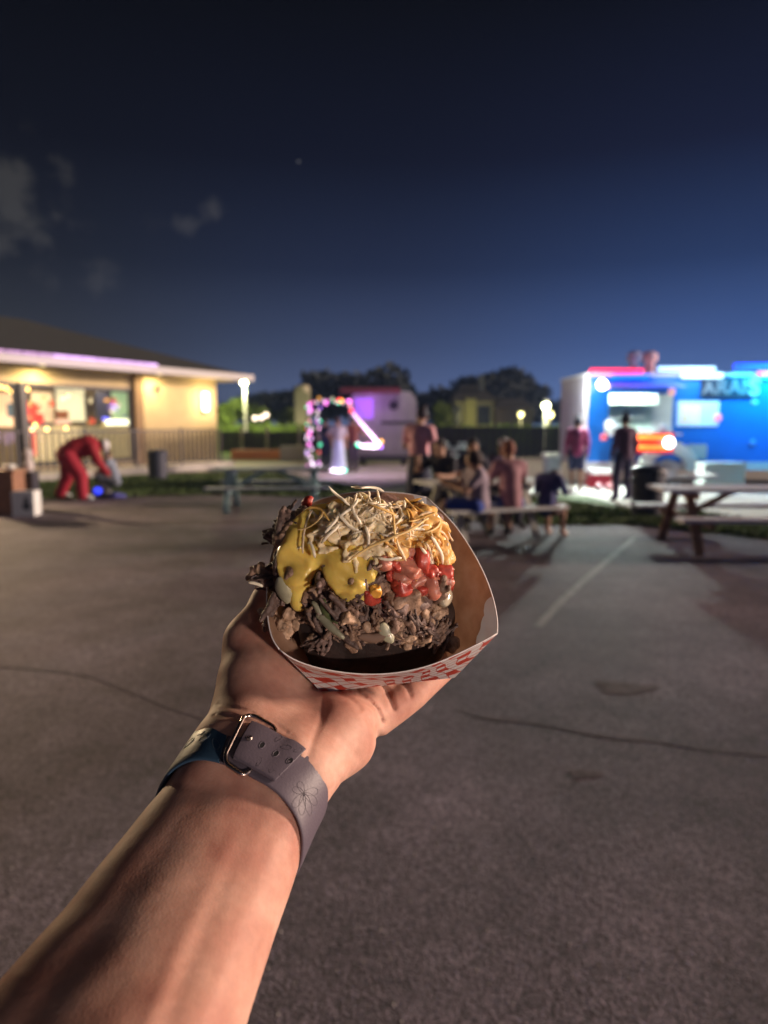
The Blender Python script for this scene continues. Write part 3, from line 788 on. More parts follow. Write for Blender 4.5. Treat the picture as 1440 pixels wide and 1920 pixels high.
# ================================================================== PEOPLE
def mirror(J):
    return J
SK = {'light': (.52,.31,.22), 'tan': (.40,.22,.14), 'dark': (.16,.08,.05)}
BASEJ = dict(pelvis=(0,0,.95), waist=(0,0,1.08), chest=(0,0,1.30), neck=(0,0,1.47), head=(0,.02,1.60),
    lsh=(-.18,0,1.41), lel=(-.235,-.02,1.13), lwr=(-.24,.06,.90), lha=(-.24,.09,.80), rsh=(.18,0,1.41), rel=(.235,-.02,1.13), rwr=(.24,.06,.90), rha=(.24,.09,.80),
    lhip=(-.09,0,.92), lkn=(-.10,.03,.50), lan=(-.10,0,.09), lto=(-.11,.15,.035), rhip=(.09,0,.92), rkn=(.10,.03,.50), ran=(.10,0,.09), rto=(.11,.15,.035))
def person(label, loc, rz, J, skin, top, bottom, hair, shoe=(.5,.5,.5), kind='pants', sleeve='short', longhair=False, s=1.0, cap=None, group=None, build=1.0, bun=False, hh=.032, apron=None, loose=0.0):
    j = {k: np.array(v, float) for k, v in BASEJ.items()}
    for k, v in J.items(): j[k] = np.array(v, float)
    t_ = thing('person', label, 'person', loc, rz, group); t_.scale = (s, s, s)
    g = build
    def torso(p, o=0.0):
        d = sd_cone(p, j['pelvis'], j['waist'], .135*g+o, .118*g+o)
        d = smin(d, sd_cone(p, j['waist'], j['chest'], .118*g+o, .135*g+o), .05)
        d = smin(d, sd_cone(p, j['lsh']*.8+j['rsh']*.2, j['rsh']*.8+j['lsh']*.2, .075+o, .075+o), .06)
        return d
    def arm(p, s_, o=0.0, full=True):
        d = sd_cone(p, j[s_+'sh'], j[s_+'el'], .052*g+o, .042*g+o)
        if full: d = smin(d, sd_cone(p, j[s_+'el'], j[s_+'wr'], .042+o, .027+o), .02)
        return d
    def hand(p, s_):
        w_, h_ = j[s_+'wr'], j[s_+'ha']; d = sd_cone(p, w_, (w_+h_)/2, .028, .036)
        v = (h_-w_); ln = np.linalg.norm(v); v = v/max(ln, 1e-6); sd = np.cross(v, (0,0,1.0)); 
        if np.linalg.norm(sd) < .1: sd = np.array([0,1.0,0])
        sd /= np.linalg.norm(sd)
        for q in (-1.5,-.5,.5,1.5):
            a_ = (w_+h_)/2+sd*q*.017; d = smin(d, sd_cone(p, a_, a_+v*(.085-.006*abs(q)), .012, .009), .008)
        a_ = w_+v*.02+sd*.02; return smin(d, sd_cone(p, a_, a_+sd*.035+v*.03, .014, .010), .01)
    def leg(p, s_, o=0.0, full=True):
        d = sd_cone(p, j[s_+'hip'], j[s_+'kn'], .085*g+o, .058*g+o)
        if full: d = smin(d, sd_cone(p, j[s_+'kn'], j[s_+'an'], .056+o, .038+o), .02)
        return d
    hd = j['head']; nk = j['neck']
    upv = (hd-nk)/np.linalg.norm(hd-nk); fw = np.array(J.get('face', (0,1,0)), float); fw = fw-upv*(fw@upv); fw /= np.linalg.norm(fw); sdv = np.cross(fw, upv)
    Mh = np.stack([sdv, fw, upv], 1)
    hc = hd+upv*.03
    def headf(p):
        d = sd_ell(p, hc, (.078,.098,.118), Mh)
        d = smin(d, sd_ell(p, hc+fw*.03-upv*.075, (.05,.055,.045), Mh), .03)
        d = smin(d, sd_cone(p, hc+fw*.092, hc+fw*.112-upv*.03, .010, .015), .012)
        for q in (-1, 1):
            d = smin(d, sd_ell(p, hc+sdv*q*.08-upv*.01, (.012,.02,.03), Mh), .01)
            d = np.maximum(d, -sd_ell(p, hc+sdv*q*.034+fw*.1+upv*.005, (.018,.012,.010), Mh))
        return smin(d, sd_cone(p, nk-upv*.03, hc-upv*.04, .055, .05), .03)
    def body(p):
        d = torso(p)
        for s_ in 'lr':
            d = smin(d, arm(p, s_), .03); d = smin(d, hand(p, s_), .015)
            d = smin(d, leg(p, s_), .04); d = smin(d, sd_cone(p, j[s_+'an'], j[s_+'to'], .04, .028), .03)
        return smin(d, headf(p), .03)
    pts = np.array([j[k] for k in j if len(j[k]) == 3 and k != 'face'])
    lo, hi = pts.min(0)-.2, pts.max(0)+.22
    Ms = mat('skin_%d' % int(skin[0]*100), skin, .55)
    link('body', sdf_mesh('body', body, lo, hi, .018, Ms), t_)
    def cloth(name, fn, col, h=.018, rough=.8):
        link(name, sdf_mesh(name, fn, lo, hi, h, mat('cloth_%02x%02x%02x' % tuple(int(min(.99,c)*255) for c in col), col, rough, noise=.1, nscale=9)), t_)
    def shirt(p):
        d = torso(p, .016+loose)
        for s_ in 'lr':
            if sleeve == 'long': d = smin(d, arm(p, s_, .014+loose*.6), .03)
            elif sleeve == 'short':
                m_ = j[s_+'sh']*.4+j[s_+'el']*.6
                d = smin(d, sd_cone(p, j[s_+'sh'], m_, .068*g, .062*g), .03)
        return d
    cloth('shirt', shirt, top)
    if kind == 'pants':
        def pf(p):
            d = sd_cone(p, j['pelvis'], (j['lhip']+j['rhip'])/2, .145*g, .13*g)
            for s_ in 'lr': d = smin(d, leg(p, s_, .022+loose), .03)
            return d
        cloth('trousers', pf, bottom)
    elif kind == 'shorts':
        def pf(p):
            d = sd_cone(p, j['pelvis'], (j['lhip']+j['rhip'])/2, .145*g, .13*g)
            for s_ in 'lr': d = smin(d, sd_cone(p, j[s_+'hip'], j[s_+'hip']*.2+j[s_+'kn']*.8, .105*g, .085*g), .03)
            return d
        cloth('shorts', pf, bottom)
    else:
        kn = (j['lkn']+j['rkn'])/2
        end = (j['lan']+j['ran'])/2*.45+kn*.55 if kind == 'skirt' else (j['lan']+j['ran'])/2*.85+kn*.15
        cloth('skirt', lambda p: sd_cone(p, j['waist'], end, .14*g, .25), bottom)
    for s_ in 'lr':
        cloth('shoe', (lambda p, s_=s_: sd_cone(p, j[s_+'an'], j[s_+'to'], .052, .042)), shoe)
    def hairf(p):
        d = sd_ell(p, hc-fw*.018+upv*.018, (.09,.102,.118), Mh)
        d = np.maximum(d, -sd_ell(p, hc+fw*.10-upv*.045, (.085,.085,.105), Mh))
        if longhair: d = smin(d, sd_cone(p, hc-fw*.06, hc-fw*.10-upv*.3, .075, .055), .04)
        else: d = np.maximum(d, -(((p-hc)@upv.astype(np.float32))+.07))
        if bun: d = smin(d, sd_ell(p, hc-fw*.03+upv*.14, (.045,.045,.045)), .02)
        return d
    cloth('hair', hairf, hair)
    if cap is not None:
        def cf(p):
            d = sd_ell(p, hc+upv*.035, (.098,.115,.105), Mh); d = np.maximum(d, -(((p-hc)@upv.astype(np.float32))-.02))
            return smin(d, sd_ell(p, hc+fw*.13+upv*.035, (.075,.085,.012), Mh), .01)
        cloth('cap', cf, cap)
    if apron is not None:
        cloth('apron', lambda p: np.maximum(sd_cone(p, j['chest']+[0,.05,0], (j['lkn']+j['rkn'])/2+[0,.06,-.05], .13, .16), -(p[..., 1]-.0)), apron)
    return t_

# bending person in loose red clothes
p = gr(143, 936)
person('person in loose red clothes and white cap bending far forward by the lawn', (p[0]-.05, p[1]+.1, 0), R(-70),
    dict(pelvis=(0,-.10,.86), waist=(0,.05,.98), chest=(0,.26,1.03), neck=(0,.40,1.02), head=(0,.50,1.04), face=(0,.5,-.86),
         lsh=(-.17,.34,1.04), lel=(-.2,.42,.74), lwr=(-.15,.55,.50), lha=(-.13,.60,.42), rsh=(.17,.34,1.0), rel=(.2,.45,.72), rwr=(.15,.60,.50), rha=(.13,.66,.42),
         lhip=(-.10,-.1,.84), lkn=(-.24,-.14,.46), lan=(-.33,-.30,.09), lto=(-.34,-.14,.035), rhip=(.10,-.08,.84), rkn=(.18,.12,.46), ran=(.26,.14,.09), rto=(.28,.30,.035)),
    SK['tan'], (.30,.010,.022), (.34,.010,.030), (.05,.03,.02), (.62,.68,.66), 'pants', 'long', s=1.06, cap=(.7,.7,.72), build=1.2, loose=.045)
# crouching child facing
p = gr(196, 928)
person('child in grey-blue clothes crouching in front of the bending person in red', (p[0]+.1, p[1]+.35, 0), R(100),
    dict(pelvis=(0,0,.30), waist=(0,.02,.44), chest=(0,.08,.66), neck=(0,.10,.82), head=(0,.13,.93), lsh=(-.16,.09,.77), lel=(-.2,.25,.6), lwr=(-.12,.40,.52), lha=(-.1,.47,.5), rsh=(.16,.09,.77), rel=(.2,.25,.58), rwr=(.12,.40,.50), rha=(.1,.47,.48),
         lhip=(-.09,0,.28), lkn=(-.15,.34,.42), lan=(-.13,.18,.09), lto=(-.14,.32,.035), rhip=(.09,0,.28), rkn=(.15,.34,.42), ran=(.13,.18,.09), rto=(.14,.32,.035)),
    SK['light'], (.22,.26,.34), (.07,.08,.1), (.12,.08,.05), (.3,.32,.6), 'pants', 'short', s=.92)
p = gr(191, 934)
bg_ = thing('speaker_bag', 'small black bag with a round blue glowing light on the asphalt', 'bag', (p[0]+.02, p[1]-.02, 0))
part('bag_body', MB().ell((0,0,.13), (.21,.15,.13), 14, 8), M_dark, bg_, smooth=True)
part('light_disc', MB().ell((-.03,-.14,.17), (.085,.03,.075), 14, 8), mat('blue_disc', (.05,.08,1), .4, emit=(.03,.06,1), estr=1.6), bg_, smooth=True)
part('strap', MB().tube([(-.1,0,.24),(-.05,0,.31),(.06,0,.31),(.12,0,.23)], .012, 6), M_dark, bg_)
p = gr(216, 934)
solo('blue_cloth', MB().ell((0,0,.05), (.16,.12,.07), 12, 6).ell((.12,.03,.04), (.1,.1,.05), 10, 6), mat('blue_cloth', (.10,.11,.42), .8), 'crumpled blue-purple cloth on the asphalt beside the black bag', 'cloth', smooth=True, loc=(p[0], p[1], 0.0))

# at the string-light frame
p = gr(634, 889)
person('person in pale blue long apron standing inside the string-light frame', (p[0], p[1]+.2, 0), R(5),
    dict(lel=(-.32,.06,1.2), lwr=(-.20,.25,1.28), lha=(-.16,.3,1.33)), SK['tan'], (.35,.34,.36), (.42,.52,.68), (.06,.03,.03), kind='dress', s=1.0, build=1.12, apron=(.45,.56,.72))
p = gr(607, 887)
person('person in dark navy clothes at the left post of the string-light frame', (p[0], p[1]+.6, 0), R(-25), {}, SK['tan'], (.02,.03,.09), (.012,.02,.06), (.02,.02,.02), (.03,.03,.04), s=.98)
p = gr(662, 886)
person('person in dark trousers and maroon shirt under the slanting row of lights', (p[0], p[1]+.3, 0), R(30), dict(rel=(.34,.02,1.25), rwr=(.48,.1,1.15), rha=(.53,.12,1.12)), SK['tan'], (.16,.04,.04), (.03,.02,.05), (.03,.02,.02), (.03,.03,.03), s=1.02, build=1.05)

# standing woman in pink
p = gr(785, 975)
person('person in pink shirt and long dark skirt standing behind the tray', (p[0], p[1], 0), R(-20),
    dict(head=(.02,.06,1.60), rel=(.27,-.06,1.15), rwr=(.26,.02,.9), lel=(-.25,.08,1.16), lwr=(-.14,.24,1.1), lha=(-.10,.3,1.12)), SK['light'], (.85,.42,.48), (.012,.016,.05), (.025,.015,.03), (.02,.02,.02), kind='dress', sleeve='short', longhair=False, bun=True, s=1.03, build=1.08)
# diners (seated)
SEAT = dict(pelvis=(0,0,.52), waist=(0,.02,.66), chest=(0,.06,.88), neck=(0,.09,1.05), head=(0,.13,1.18), lsh=(-.18,.08,1.0), lel=(-.24,.2,.78), lwr=(-.15,.42,.80), lha=(-.10,.48,.82), rsh=(.18,.08,1.0), rel=(.24,.2,.78), rwr=(.15,.42,.80), rha=(.10,.48,.82),
            lhip=(-.10,.03,.50), lkn=(-.13,.44,.50), lan=(-.13,.40,.09), lto=(-.14,.54,.035), rhip=(.10,.03,.50), rkn=(.13,.44,.50), ran=(.13,.40,.09), rto=(.14,.54,.035))
pc = gr(915, 1010); tx, ty = pc[0]-.05, pc[1]+.45
def seat(dx, dy, **kw): 
    a = R(20); return (tx+dx*math.cos(a)-dy*math.sin(a), ty+dx*math.sin(a)+dy*math.cos(a), 0)
j2 = dict(SEAT); j2.update(lkn=(-.22,.30,.48), lan=(-.28,-.02,.09), lto=(-.30,.10,.035), head=(-.02,.16,1.17))
person('seated person with reddish-brown hair and muted red top at the white-topped table', seat(.08,-.70), R(10), SEAT, SK['tan'], (.34,.17,.20), (.03,.05,.20), (.20,.07,.045), (.03,.03,.04), 'shorts', 'short', build=1.0)
person('seated person in blue shorts leaning on the near bench left of the reddish-haired diner', seat(-.42,-.74), R(80), {**SEAT, 'chest':(-.12,.02,.84), 'neck':(-.2,.02,.98), 'head':(-.26,.05,1.08), 'lsh':(-.28,-.02,.92), 'rsh':(.02,.08,.98), 'lel':(-.35,.15,.72), 'rel':(.1,.25,.78)}, SK['light'], (.30,.24,.30), (.03,.07,.36), (.05,.03,.03), (.02,.02,.03), 'shorts', 'short')
person('child in dark navy hoodie bent over at the right end of the white-topped table', seat(.62,-.72), R(-35), {**SEAT, 'head':(0,.28,.99), 'neck':(0,.2,.94), 'chest':(0,.12,.82)}, SK['tan'], (.035,.04,.16), (.10,.05,.05), (.06,.03,.03), (.5,.35,.3), 'shorts', 'long', s=.82)
person('person in black top seated on the far side, left of the white cups', seat(-.22,.76), R(150), {**SEAT, 'rel':(.3,.28,.86), 'rwr':(.22,.42,1.0), 'rha':(.2,.45,1.07)}, SK['light'], (.02,.022,.035), (.03,.03,.06), (.03,.02,.02), (.05,.05,.05), 'pants', 'short')
person('person in dark grey top seated on the far side of the white-topped table', seat(.24,.78), R(185), SEAT, SK['tan'], (.05,.05,.08), (.03,.03,.06), (.02,.015,.02), (.05,.05,.05), 'pants', 'short')
person('person in white cap seated at the far right of the white-topped table', seat(.70,.74), R(200), SEAT, SK['light'], (.10,.07,.13), (.03,.03,.06), (.05,.03,.02), (.05,.05,.05), 'pants', 'short', cap=(.72,.72,.75))

# at the food truck
p = gr(1079, 921)
person('person in magenta top with dark hair bun waiting by the white end of the truck', (p[0], p[1], 0), R(-12), {}, SK['light'], (.46,.07,.22), (.03,.035,.11), (.02,.015,.04), (.5,.4,.4), 'shorts', 'long', s=.97, bun=True, build=1.12)
p = gr(1167, 939)
person('person in dark clothes ordering at the serving window of the truck', (p[0], p[1], 0), R(12), dict(lan=(-.17,-.02,.09), lto=(-.18,.12,.035), lkn=(-.14,.03,.5), ran=(.15,.02,.09), rkn=(.12,.06,.5)), SK['tan'], (.09,.03,.08), (.03,.02,.07), (.01,.01,.02), (.03,.03,.05), 'pants', 'long', s=1.0, bun=True, build=1.0)

# ================================================================== SILVER TRAILER AND STRING-LIGHT FRAME
Y0 = 25.0
xa, xb = at(655,800,Y0)[0], at(781,800,Y0)[0]
tl = thing('food_trailer', 'rounded silver-white trailer with a purple lit side behind the string-light frame', 'trailer', (xa+(xb-xa)/2, Y0, 0))
M_silver = mat('silver_skin', (.36,.34,.32), .5, metal=.1, noise=.08, nscale=3)
def roundbox(x0, x1, y0, y1, z0, z1, r, n=6):
    P = []
    for cx, cz, a0 in ((x1-r, z0+r*.5, -90), (x1-r, z1-r, 0), (x0+r, z1-r, 90), (x0+r, z0+r*.5, 180)):
        rr_ = r if cz > (z0+z1)/2 else r*.5
        for k in range(n+1):
            a = R(a0+90*k/n); P.append((cx+ (rr_*math.cos(a) + (r-rr_)*(1 if cx > (x0+x1)/2 else -1)), cz+rr_*math.sin(a)))
    m_ = MB(); nn = len(P)
    vs = [(x, y0, zz) for x, zz in P]+[(x, y1, zz) for x, zz in P]
    return m_.add(vs, [tuple(range(nn)), tuple(reversed(range(nn, 2*nn)))]+[(i, nn+i, nn+(i+1) % nn, (i+1) % nn) for i in range(nn)])
part('shell', roundbox(xa, xb, Y0, Y0+4.5, .35, 2.72, .42), M_silver, tl, world=True)
for k in range(5):
    x = xa+.35+(xb-xa-.7)*k/4; part('seam', MB().box((x, Y0-.004, 1.5), (.02,.012,1.9)), mat('seam_grey', (.2,.2,.2), .5), tl, world=True)
part('belt_trim', MB().box((xa+(xb-xa)*.72, Y0-.02, 1.60), ((xb-xa)*.5, .05, .09)), M_dark, tl, world=True)
part('bumper', MB().box(((xa+xb)/2, Y0-.06, .33), (xb-xa-.1, .14, .16)), M_dark, tl, world=True)
for px in (680, 758):
    x = at(px,800,Y0)[0]; part('wheel', MB().tube([(x-.1,Y0+.8,.33),(x+.1,Y0+.8,.33)], .33, 14), M_dark, tl, world=True)
x = at(738,800,Y0)[0]; part('porthole', MB().tube([(x,Y0-.02,at(738,760,Y0)[2]),(x,Y0+.01,at(738,760,Y0)[2])], .17, 14), M_dark, tl, world=True)
x0_, x1_ = at(664,800,Y0)[0], at(700,800,Y0)[0]
part('side_panel', MB().box(((x0_+x1_)/2, Y0-.015, 2.1), (x1_-x0_, .03, .75)), mat('purple_panel', (.4,.2,.7), .5, emit=(.5,.16,1), estr=.55), tl, world=True)
part('awning', MB().add([(xa-.3,Y0,2.82),(xb-.6,Y0,2.82),(xb-.6,Y0-.9,2.6),(xa-.3,Y0-.9,2.6),(xa-.3,Y0,2.86),(xb-.6,Y0,2.86),(xb-.6,Y0-.9,2.64),(xa-.3,Y0-.9,2.64)], [(0,1,2,3),(7,6,5,4),(0,4,5,1),(1,5,6,2),(2,6,7,3),(3,7,4,0)]), mat('maroon_awning', (.18,.03,.08), .8), tl, world=True)
lamp('trailer_lamp', 'AREA', (xb-.6, Y0-2.2, 3.4), 14, (1,.88,.78), shape='DISK', size=.5).rotation_euler = Vector((-.1,-.75,.45)).to_track_quat('Z','Y').to_euler()
lamp('purple_glow', 'POINT', (at(690,760,Y0-1)[0], Y0-1.0, 2.3), 34, (.55,.2,1), shadow_soft_size=.2)
# string-light frame
Y1 = 21.0
lf = thing('light_display', 'upright frame outlined with glowing pink, white and red bulbs on the paving', 'light frame', (at(640,800,Y1)[0], Y1, 0))
def pxz(px, py): q = at(px, py, Y1); return (q[0], q[1], q[2])
path = [(577,757),(577,790),(577,830),(580,860),(590,884)]
for seg in ([(577,886),(577,757)], [(598,886),(598,760)], [(577,757),(660,751)], [(660,751),(713,834)], [(713,836),(673,836)], [(610,881),(650,881)]):
    part('tube', MB().tube([pxz(*q) for q in seg], .018, 6), mat('wire_frame', (.2,.18,.22), .6), lf, world=True)
def bulb(px, py, col, es, r=.055):
    nm = 'fairy_%d_%d_%d_%d' % (*[int(c*9) for c in col], int(es*10))
    part('bulb', MB().ell(pxz(px, py), (r,r,r), 8, 6), mat(nm, col, .4, emit=col, estr=es), lf, world=True, smooth=True)
PK, WH_, RD, YL, VI, GR = (1,.22,.85), (1,.82,1), (1,.10,.08), (1,.5,.08), (.45,.2,1), (.1,1,.5)
for px, py, c, e_ in ((580,758,PK,5),(583,767,PK,4),(581,772,(1,.5,.9),4),(594,775,(.6,.7,.5),1.2),(580,790,(1,.4,.4),2),(583,805,WH_,3),(581,812,PK,4),(583,822,(.9,.5,1),3),(580,834,PK,3.5),(600,834,GR,2.2),(584,842,WH_,2),(582,858,WH_,2.4),(585,868,WH_,5),(588,874,WH_,6),(597,880,VI,4),(601,877,VI,2),
    (598,747,YL,1.4),(611,756,PK,5),(607,752,WH_,2),(622,748,(.7,.7,.5),1),(637,750,RD,6),(641,752,YL,7),(655,752,PK,7),(656,760,(1,.4,.5),4),(659,770,RD,7),
    (612,880,(1,.3,.6),6),(619,881,WH_,9),(626,882,WH_,14),(634,883,WH_,14),(641,882,WH_,12),(647,882,(.2,1,.7),6),
    (672,835,GR,7),(679,836,WH_,9),(685,837,WH_,12),(692,837,WH_,14),(699,838,WH_,14),(706,837,WH_,12),(714,838,VI,7),(715,828,YL,6)):
    bulb(px, py, c, e_*.42)
rb_ = random.Random(9)
for k in range(60):
    side = rb_.random(); col_ = rb_.choice([PK, WH_, VI, RD, (1,.5,.8), (.8,.6,1), GR])
    if side < .5: bulb(rb_.choice([577, 598])+rb_.uniform(-3,3), rb_.uniform(760, 884), col_, rb_.uniform(.8, 2.4), .035)
    elif side < .75: bulb(rb_.uniform(580, 660), 754+rb_.uniform(-3,3), col_, rb_.uniform(.8, 2.4), .035)
    else: bulb(rb_.uniform(668, 712), 836+rb_.uniform(-5,5), col_, rb_.uniform(1, 3), .035)
for k in range(11):
    t_k = k/10; bulb(664+t_k*46, 778+t_k*54, (1,.70,1), 1.8+2.4*t_k, .05)
lamp('fairy_glow', 'POINT', (pxz(632,860)[0], Y1-1.3, 1.0), 30, (.8,.5,1), shadow_soft_size=.3)
lamp('fairy_glow', 'POINT', tuple(np.array(pxz(700,815))+[0,-.4,0]), 34, (1,.6,1), shadow_soft_size=.2)

# ================================================================== FOOD TRUCK
YT = 17.0
def tz(py): return at(720, py, YT)[2]
def txx(px, py=800): return at(px, py, YT)[0]
XL = txx(1097); XR = XL+8.2
tk = thing('food_truck', 'long blue food trailer with white end, lit serving window and coloured roof lights', 'food truck', (XL+2, YT, 0))
M_blue = mat('truck_blue', (.008,.17,.66), .35, noise=.06, nscale=2, coat=.3)
M_tw = mat('truck_white', (.66,.64,.66), .45)
Zt, Zb = tz(705), tz(866)
wx0, wx1 = txx(1140), txx(1262); wz0, wz1 = tz(812), tz(738)
m_ = MB()
def bx(m_, x0, x1, y0, y1, z0, z1): return m_.box(((x0+x1)/2,(y0+y1)/2,(z0+z1)/2), (x1-x0, y1-y0, z1-z0))
bx(m_, XL, wx0, YT, YT+.08, Zb, Zt); bx(m_, wx1, XR, YT, YT+.08, Zb, Zt); bx(m_, wx0, wx1, YT, YT+.08, Zb, wz0); bx(m_, wx0, wx1, YT, YT+.08, wz1, Zt)
part('side_wall', m_, M_blue, tk, world=True)
part('end_wall', bx(MB(), XL-.03, XL, YT-.01, YT+2.3, Zb-.05, Zt+.02), mat('end_wall_paint', (.40,.35,.42), .6), tk, world=True)
part('end_wall', bx(MB(), XR, XR+.03, YT, YT+2.3, Zb, Zt), M_tw, tk, world=True)
part('rear_wall', bx(MB(), XL, XR, YT+2.25, YT+2.3, Zb, Zt), M_tw, tk, world=True)
part('roof', bx(MB(), XL-.04, XR+.04, YT-.05, YT+2.35, Zt, Zt+.07), M_tw, tk, world=True)
part('floor', bx(MB(), XL, XR, YT+.08, YT+2.25, Zb-.08, Zb), M_tw, tk, world=True)
part('skirt', bx(MB(), XL-.02, XR, YT-.03, YT+.05, Zb-.20, Zb-.003), M_tw, tk, world=True)
part('underframe', bx(MB(), XL+.3, XR-.3, YT+.3, YT+1.9, .42, Zb-.085), M_dark, tk, world=True)
# corner post of the white end and pale pillar
part('corner_trim', bx(MB(), XL-.05, XL+.06, YT-.02, YT-.002, Zb, Zt), M_tw, tk, world=True)
# serving window: frame, counter, inside
M_in = mat('kitchen_steel', (.55,.63,.58), .5)
f_ = MB(); bx(f_, wx0-.05, wx0+.02, YT-.03, YT+.05, wz0, wz1); bx(f_, wx1-.02, wx1+.05, YT-.03, YT+.05, wz0, wz1); bx(f_, wx0-.05, wx1+.05, YT-.03, YT+.05, wz1, wz1+.05)
part('window_frame', f_, M_tw, tk, world=True)
part('counter', bx(MB(), wx0-.05, wx1+.1, YT-.32, YT+.1, wz0-.05, wz0), M_tw, tk, world=True)
part('kitchen_wall', bx(MB(), wx0-.2, wx1+.3, YT+2.18, YT+2.24, Zb+.02, Zt-.01), M_in, tk, world=True)
part('hood', bx(MB(), wx0+.25, wx1+.1, YT+1.3, YT+2.1, wz1-.22, Zt-.02), mat('hood_steel', (.52,.58,.52), .5), tk, world=True)
part('shelf', bx(MB(), wx0, wx1, YT+1.9, YT+2.15, wz0+.38, wz0+.42), M_tw, tk, world=True)
part('stove', bx(MB(), wx0+.6, wx1, YT+1.3, YT+2.1, Zb, wz0+.1), M_in, tk, world=True)
part('kitchen_light', bx(MB(), wx0+.1, wx1-.1, YT+1.05, YT+1.2, Zt-.05, Zt-.01), mat('kitchen_tube', (.9,1,.95), .3, emit=(.80,1,.92), estr=2.2), tk, world=True)
lamp('kitchen_lamp', 'AREA', ((wx0+wx1)/2, YT+.35, Zt-.1), 130, (.80,1,.9), shape='RECTANGLE', size=1.6, size_y=.2).rotation_euler = Vector((0,-.85,.5)).to_track_quat('Z','Y').to_euler()
for i, (px, r_, c_, h_) in enumerate(((1140,.13,(.72,.8,.76),.32),(1152,.10,(.7,.8,.75),.22),(1240,.12,(.6,.62,.6),.22))):
    part('jar', MB().lathe([(r_*.8,0),(r_,.03),(r_,h_*.8),(r_*.6,h_)], (txx(px), YT-.15, wz0), 14), mat('jar%d' % i, c_, .35), tk, world=True, smooth=True)
part('red_jar', MB().lathe([(.07,0),(.08,.03),(.08,.16)], (txx(1128), YT-.2, wz0-.18), 12), mat('pinkred', (.7,.12,.15), .4), tk, world=True)
# awning lip above the window, lilac underside
part('awning', MB().add([(wx0-.1,YT-.01,wz1+.22),(wx1+.05,YT-.01,wz1+.22),(wx1+.05,YT-.55,wz1+.12),(wx0-.1,YT-.55,wz1+.12),(wx0-.1,YT-.01,wz1+.25),(wx1+.05,YT-.01,wz1+.25),(wx1+.05,YT-.55,wz1+.15),(wx0-.1,YT-.55,wz1+.15)], [(0,1,2,3),(7,6,5,4),(0,4,5,1),(1,5,6,2),(2,6,7,3),(3,7,4,0)]), mat('awning_blue', (.12,.2,.7), .6), tk, world=True)
part('marker_lamp', MB().ell((wx1-.1, YT-.06, tz(735)), (.09,.04,.09)), mat('salmon_marker', (1,.4,.3), .4, emit=(1,.4,.3), estr=.7), tk, world=True, smooth=True)
part('marker_lamp', MB().ell((txx(1134), YT-.08, tz(724)), (.07,.04,.07)), mat('pink_marker', (1,.6,.6), .4, emit=(1,.6,.6), estr=1.6), tk, world=True, smooth=True)
# floodlight at the left corner
part('floodlight', MB().ell((txx(1116), YT-.42, tz(723)), (.12,.06,.12), 14, 8), mat('flood_glow', (1,1,.9), .3, emit=(.95,1,.82), estr=13), tk, world=True, smooth=True)
part('floodlight_arm', MB().tube([(txx(1116), YT, tz(716)), (txx(1116), YT-.36, tz(722))], .02, 6), M_dark, tk, world=True)
lamp('flood_lamp_spill', 'POINT', (XL-.55, YT-.55, tz(735)), 120, (.88,1,.93), shadow_soft_size=.12)
lamp('flood_lamp', 'SPOT', (txx(1116), YT-.6, tz(726)), 1500, (.86,1,.92), spot_size=R(150), spot_blend=.6, shadow_soft_size=.12).rotation_euler = Vector((-.05,.72,.62)).to_track_quat('Z','Y').to_euler()
# roof light tubes
def rooftube(px0, px1, py, col, es, r=.045, y=.0, nm='roof_light', lab=None):
    z_ = tz(py); a, b = txx(px0), min(txx(px1), XR)
    o = part(nm, MB().tube([(a, YT-.1-y, z_), (b, YT-.1-y, z_)], r, 8), mat('tube_%s_%d' % ('_'.join('%d' % int(c*99) for c in col), int(es*10)), col, .4, emit=col, estr=es), tk, world=True)
    if lab: o['label'] = lab
rooftube(1101, 1198, 696, (1,.03,.10), 1.6, .055, lab='glowing red tube on the left of the roof edge')
rooftube(1140, 1207, 708, (.0,.16,1), 1.3, .06, .04, lab='glowing blue tube just below the red one')
rooftube(1226, 1330, 692, (.50,.76,1), 1.5, .055, lab='glowing white tube in the middle of the roof edge')
rooftube(1268, 1342, 705, (.66,.88,1), 1.5, .07, .05, lab='thicker glowing white tube below the other')
rooftube(1366, 1660, 688, (.02,.08,1), 1.4, .085, lab='glowing deep blue tube at the right of the roof')
rooftube(1408, 1640, 701, (1,.14,.30), 1.6, .05, .06, lab='glowing pink-red tube below the deep blue one')
rooftube(1418, 1640, 709, (.03,.72,1), 1.2, .03, .07, lab='thin cyan tube at the right of the roof')
for px, e_, c_ in ((1150, 12, (1,.1,.2)), (1175, 16, (.05,.25,1)), (1290, 26, (.7,.9,1)), (1430, 110, (.02,.55,1)), (1560, 60, (.03,.5,1))):
    l = lamp('roof_glow', 'AREA', (txx(px), YT-.75, tz(700)+.1), e_, c_, shape='RECTANGLE', size=1.1, size_y=.1); l.rotation_euler = Vector((0,-.65,.76)).to_track_quat('Z','Y').to_euler()
    l.rotation_euler = Vector((0,-.55,.8)).to_track_quat('Z','Y').to_euler()
# red LED sign on the counter front, and white round lamp
led = bx(MB(), txx(1180), txx(1252), YT-.40, YT-.36, tz(848), tz(811)); part('led_sign', led, mat('led_back', (.25,.005,.01), .4, emit=(1,.01,.02), estr=.55), tk, world=True)
for py in (820, 838):
    part('led_tube', MB().tube([(txx(1185), YT-.43, tz(py)), (txx(1246), YT-.43, tz(py))], .062, 8), mat('led_orange', (1,.2,.03), .4, emit=(1,.10,.012), estr=3.0), tk, world=True)
part('white_lamp', MB().ell((txx(1240), YT-.52, tz(829)), (.13,.05,.13), 14, 8), mat('white_round', (1,1,1), .4, emit=(.85,.9,1), estr=7), tk, world=True, smooth=True)
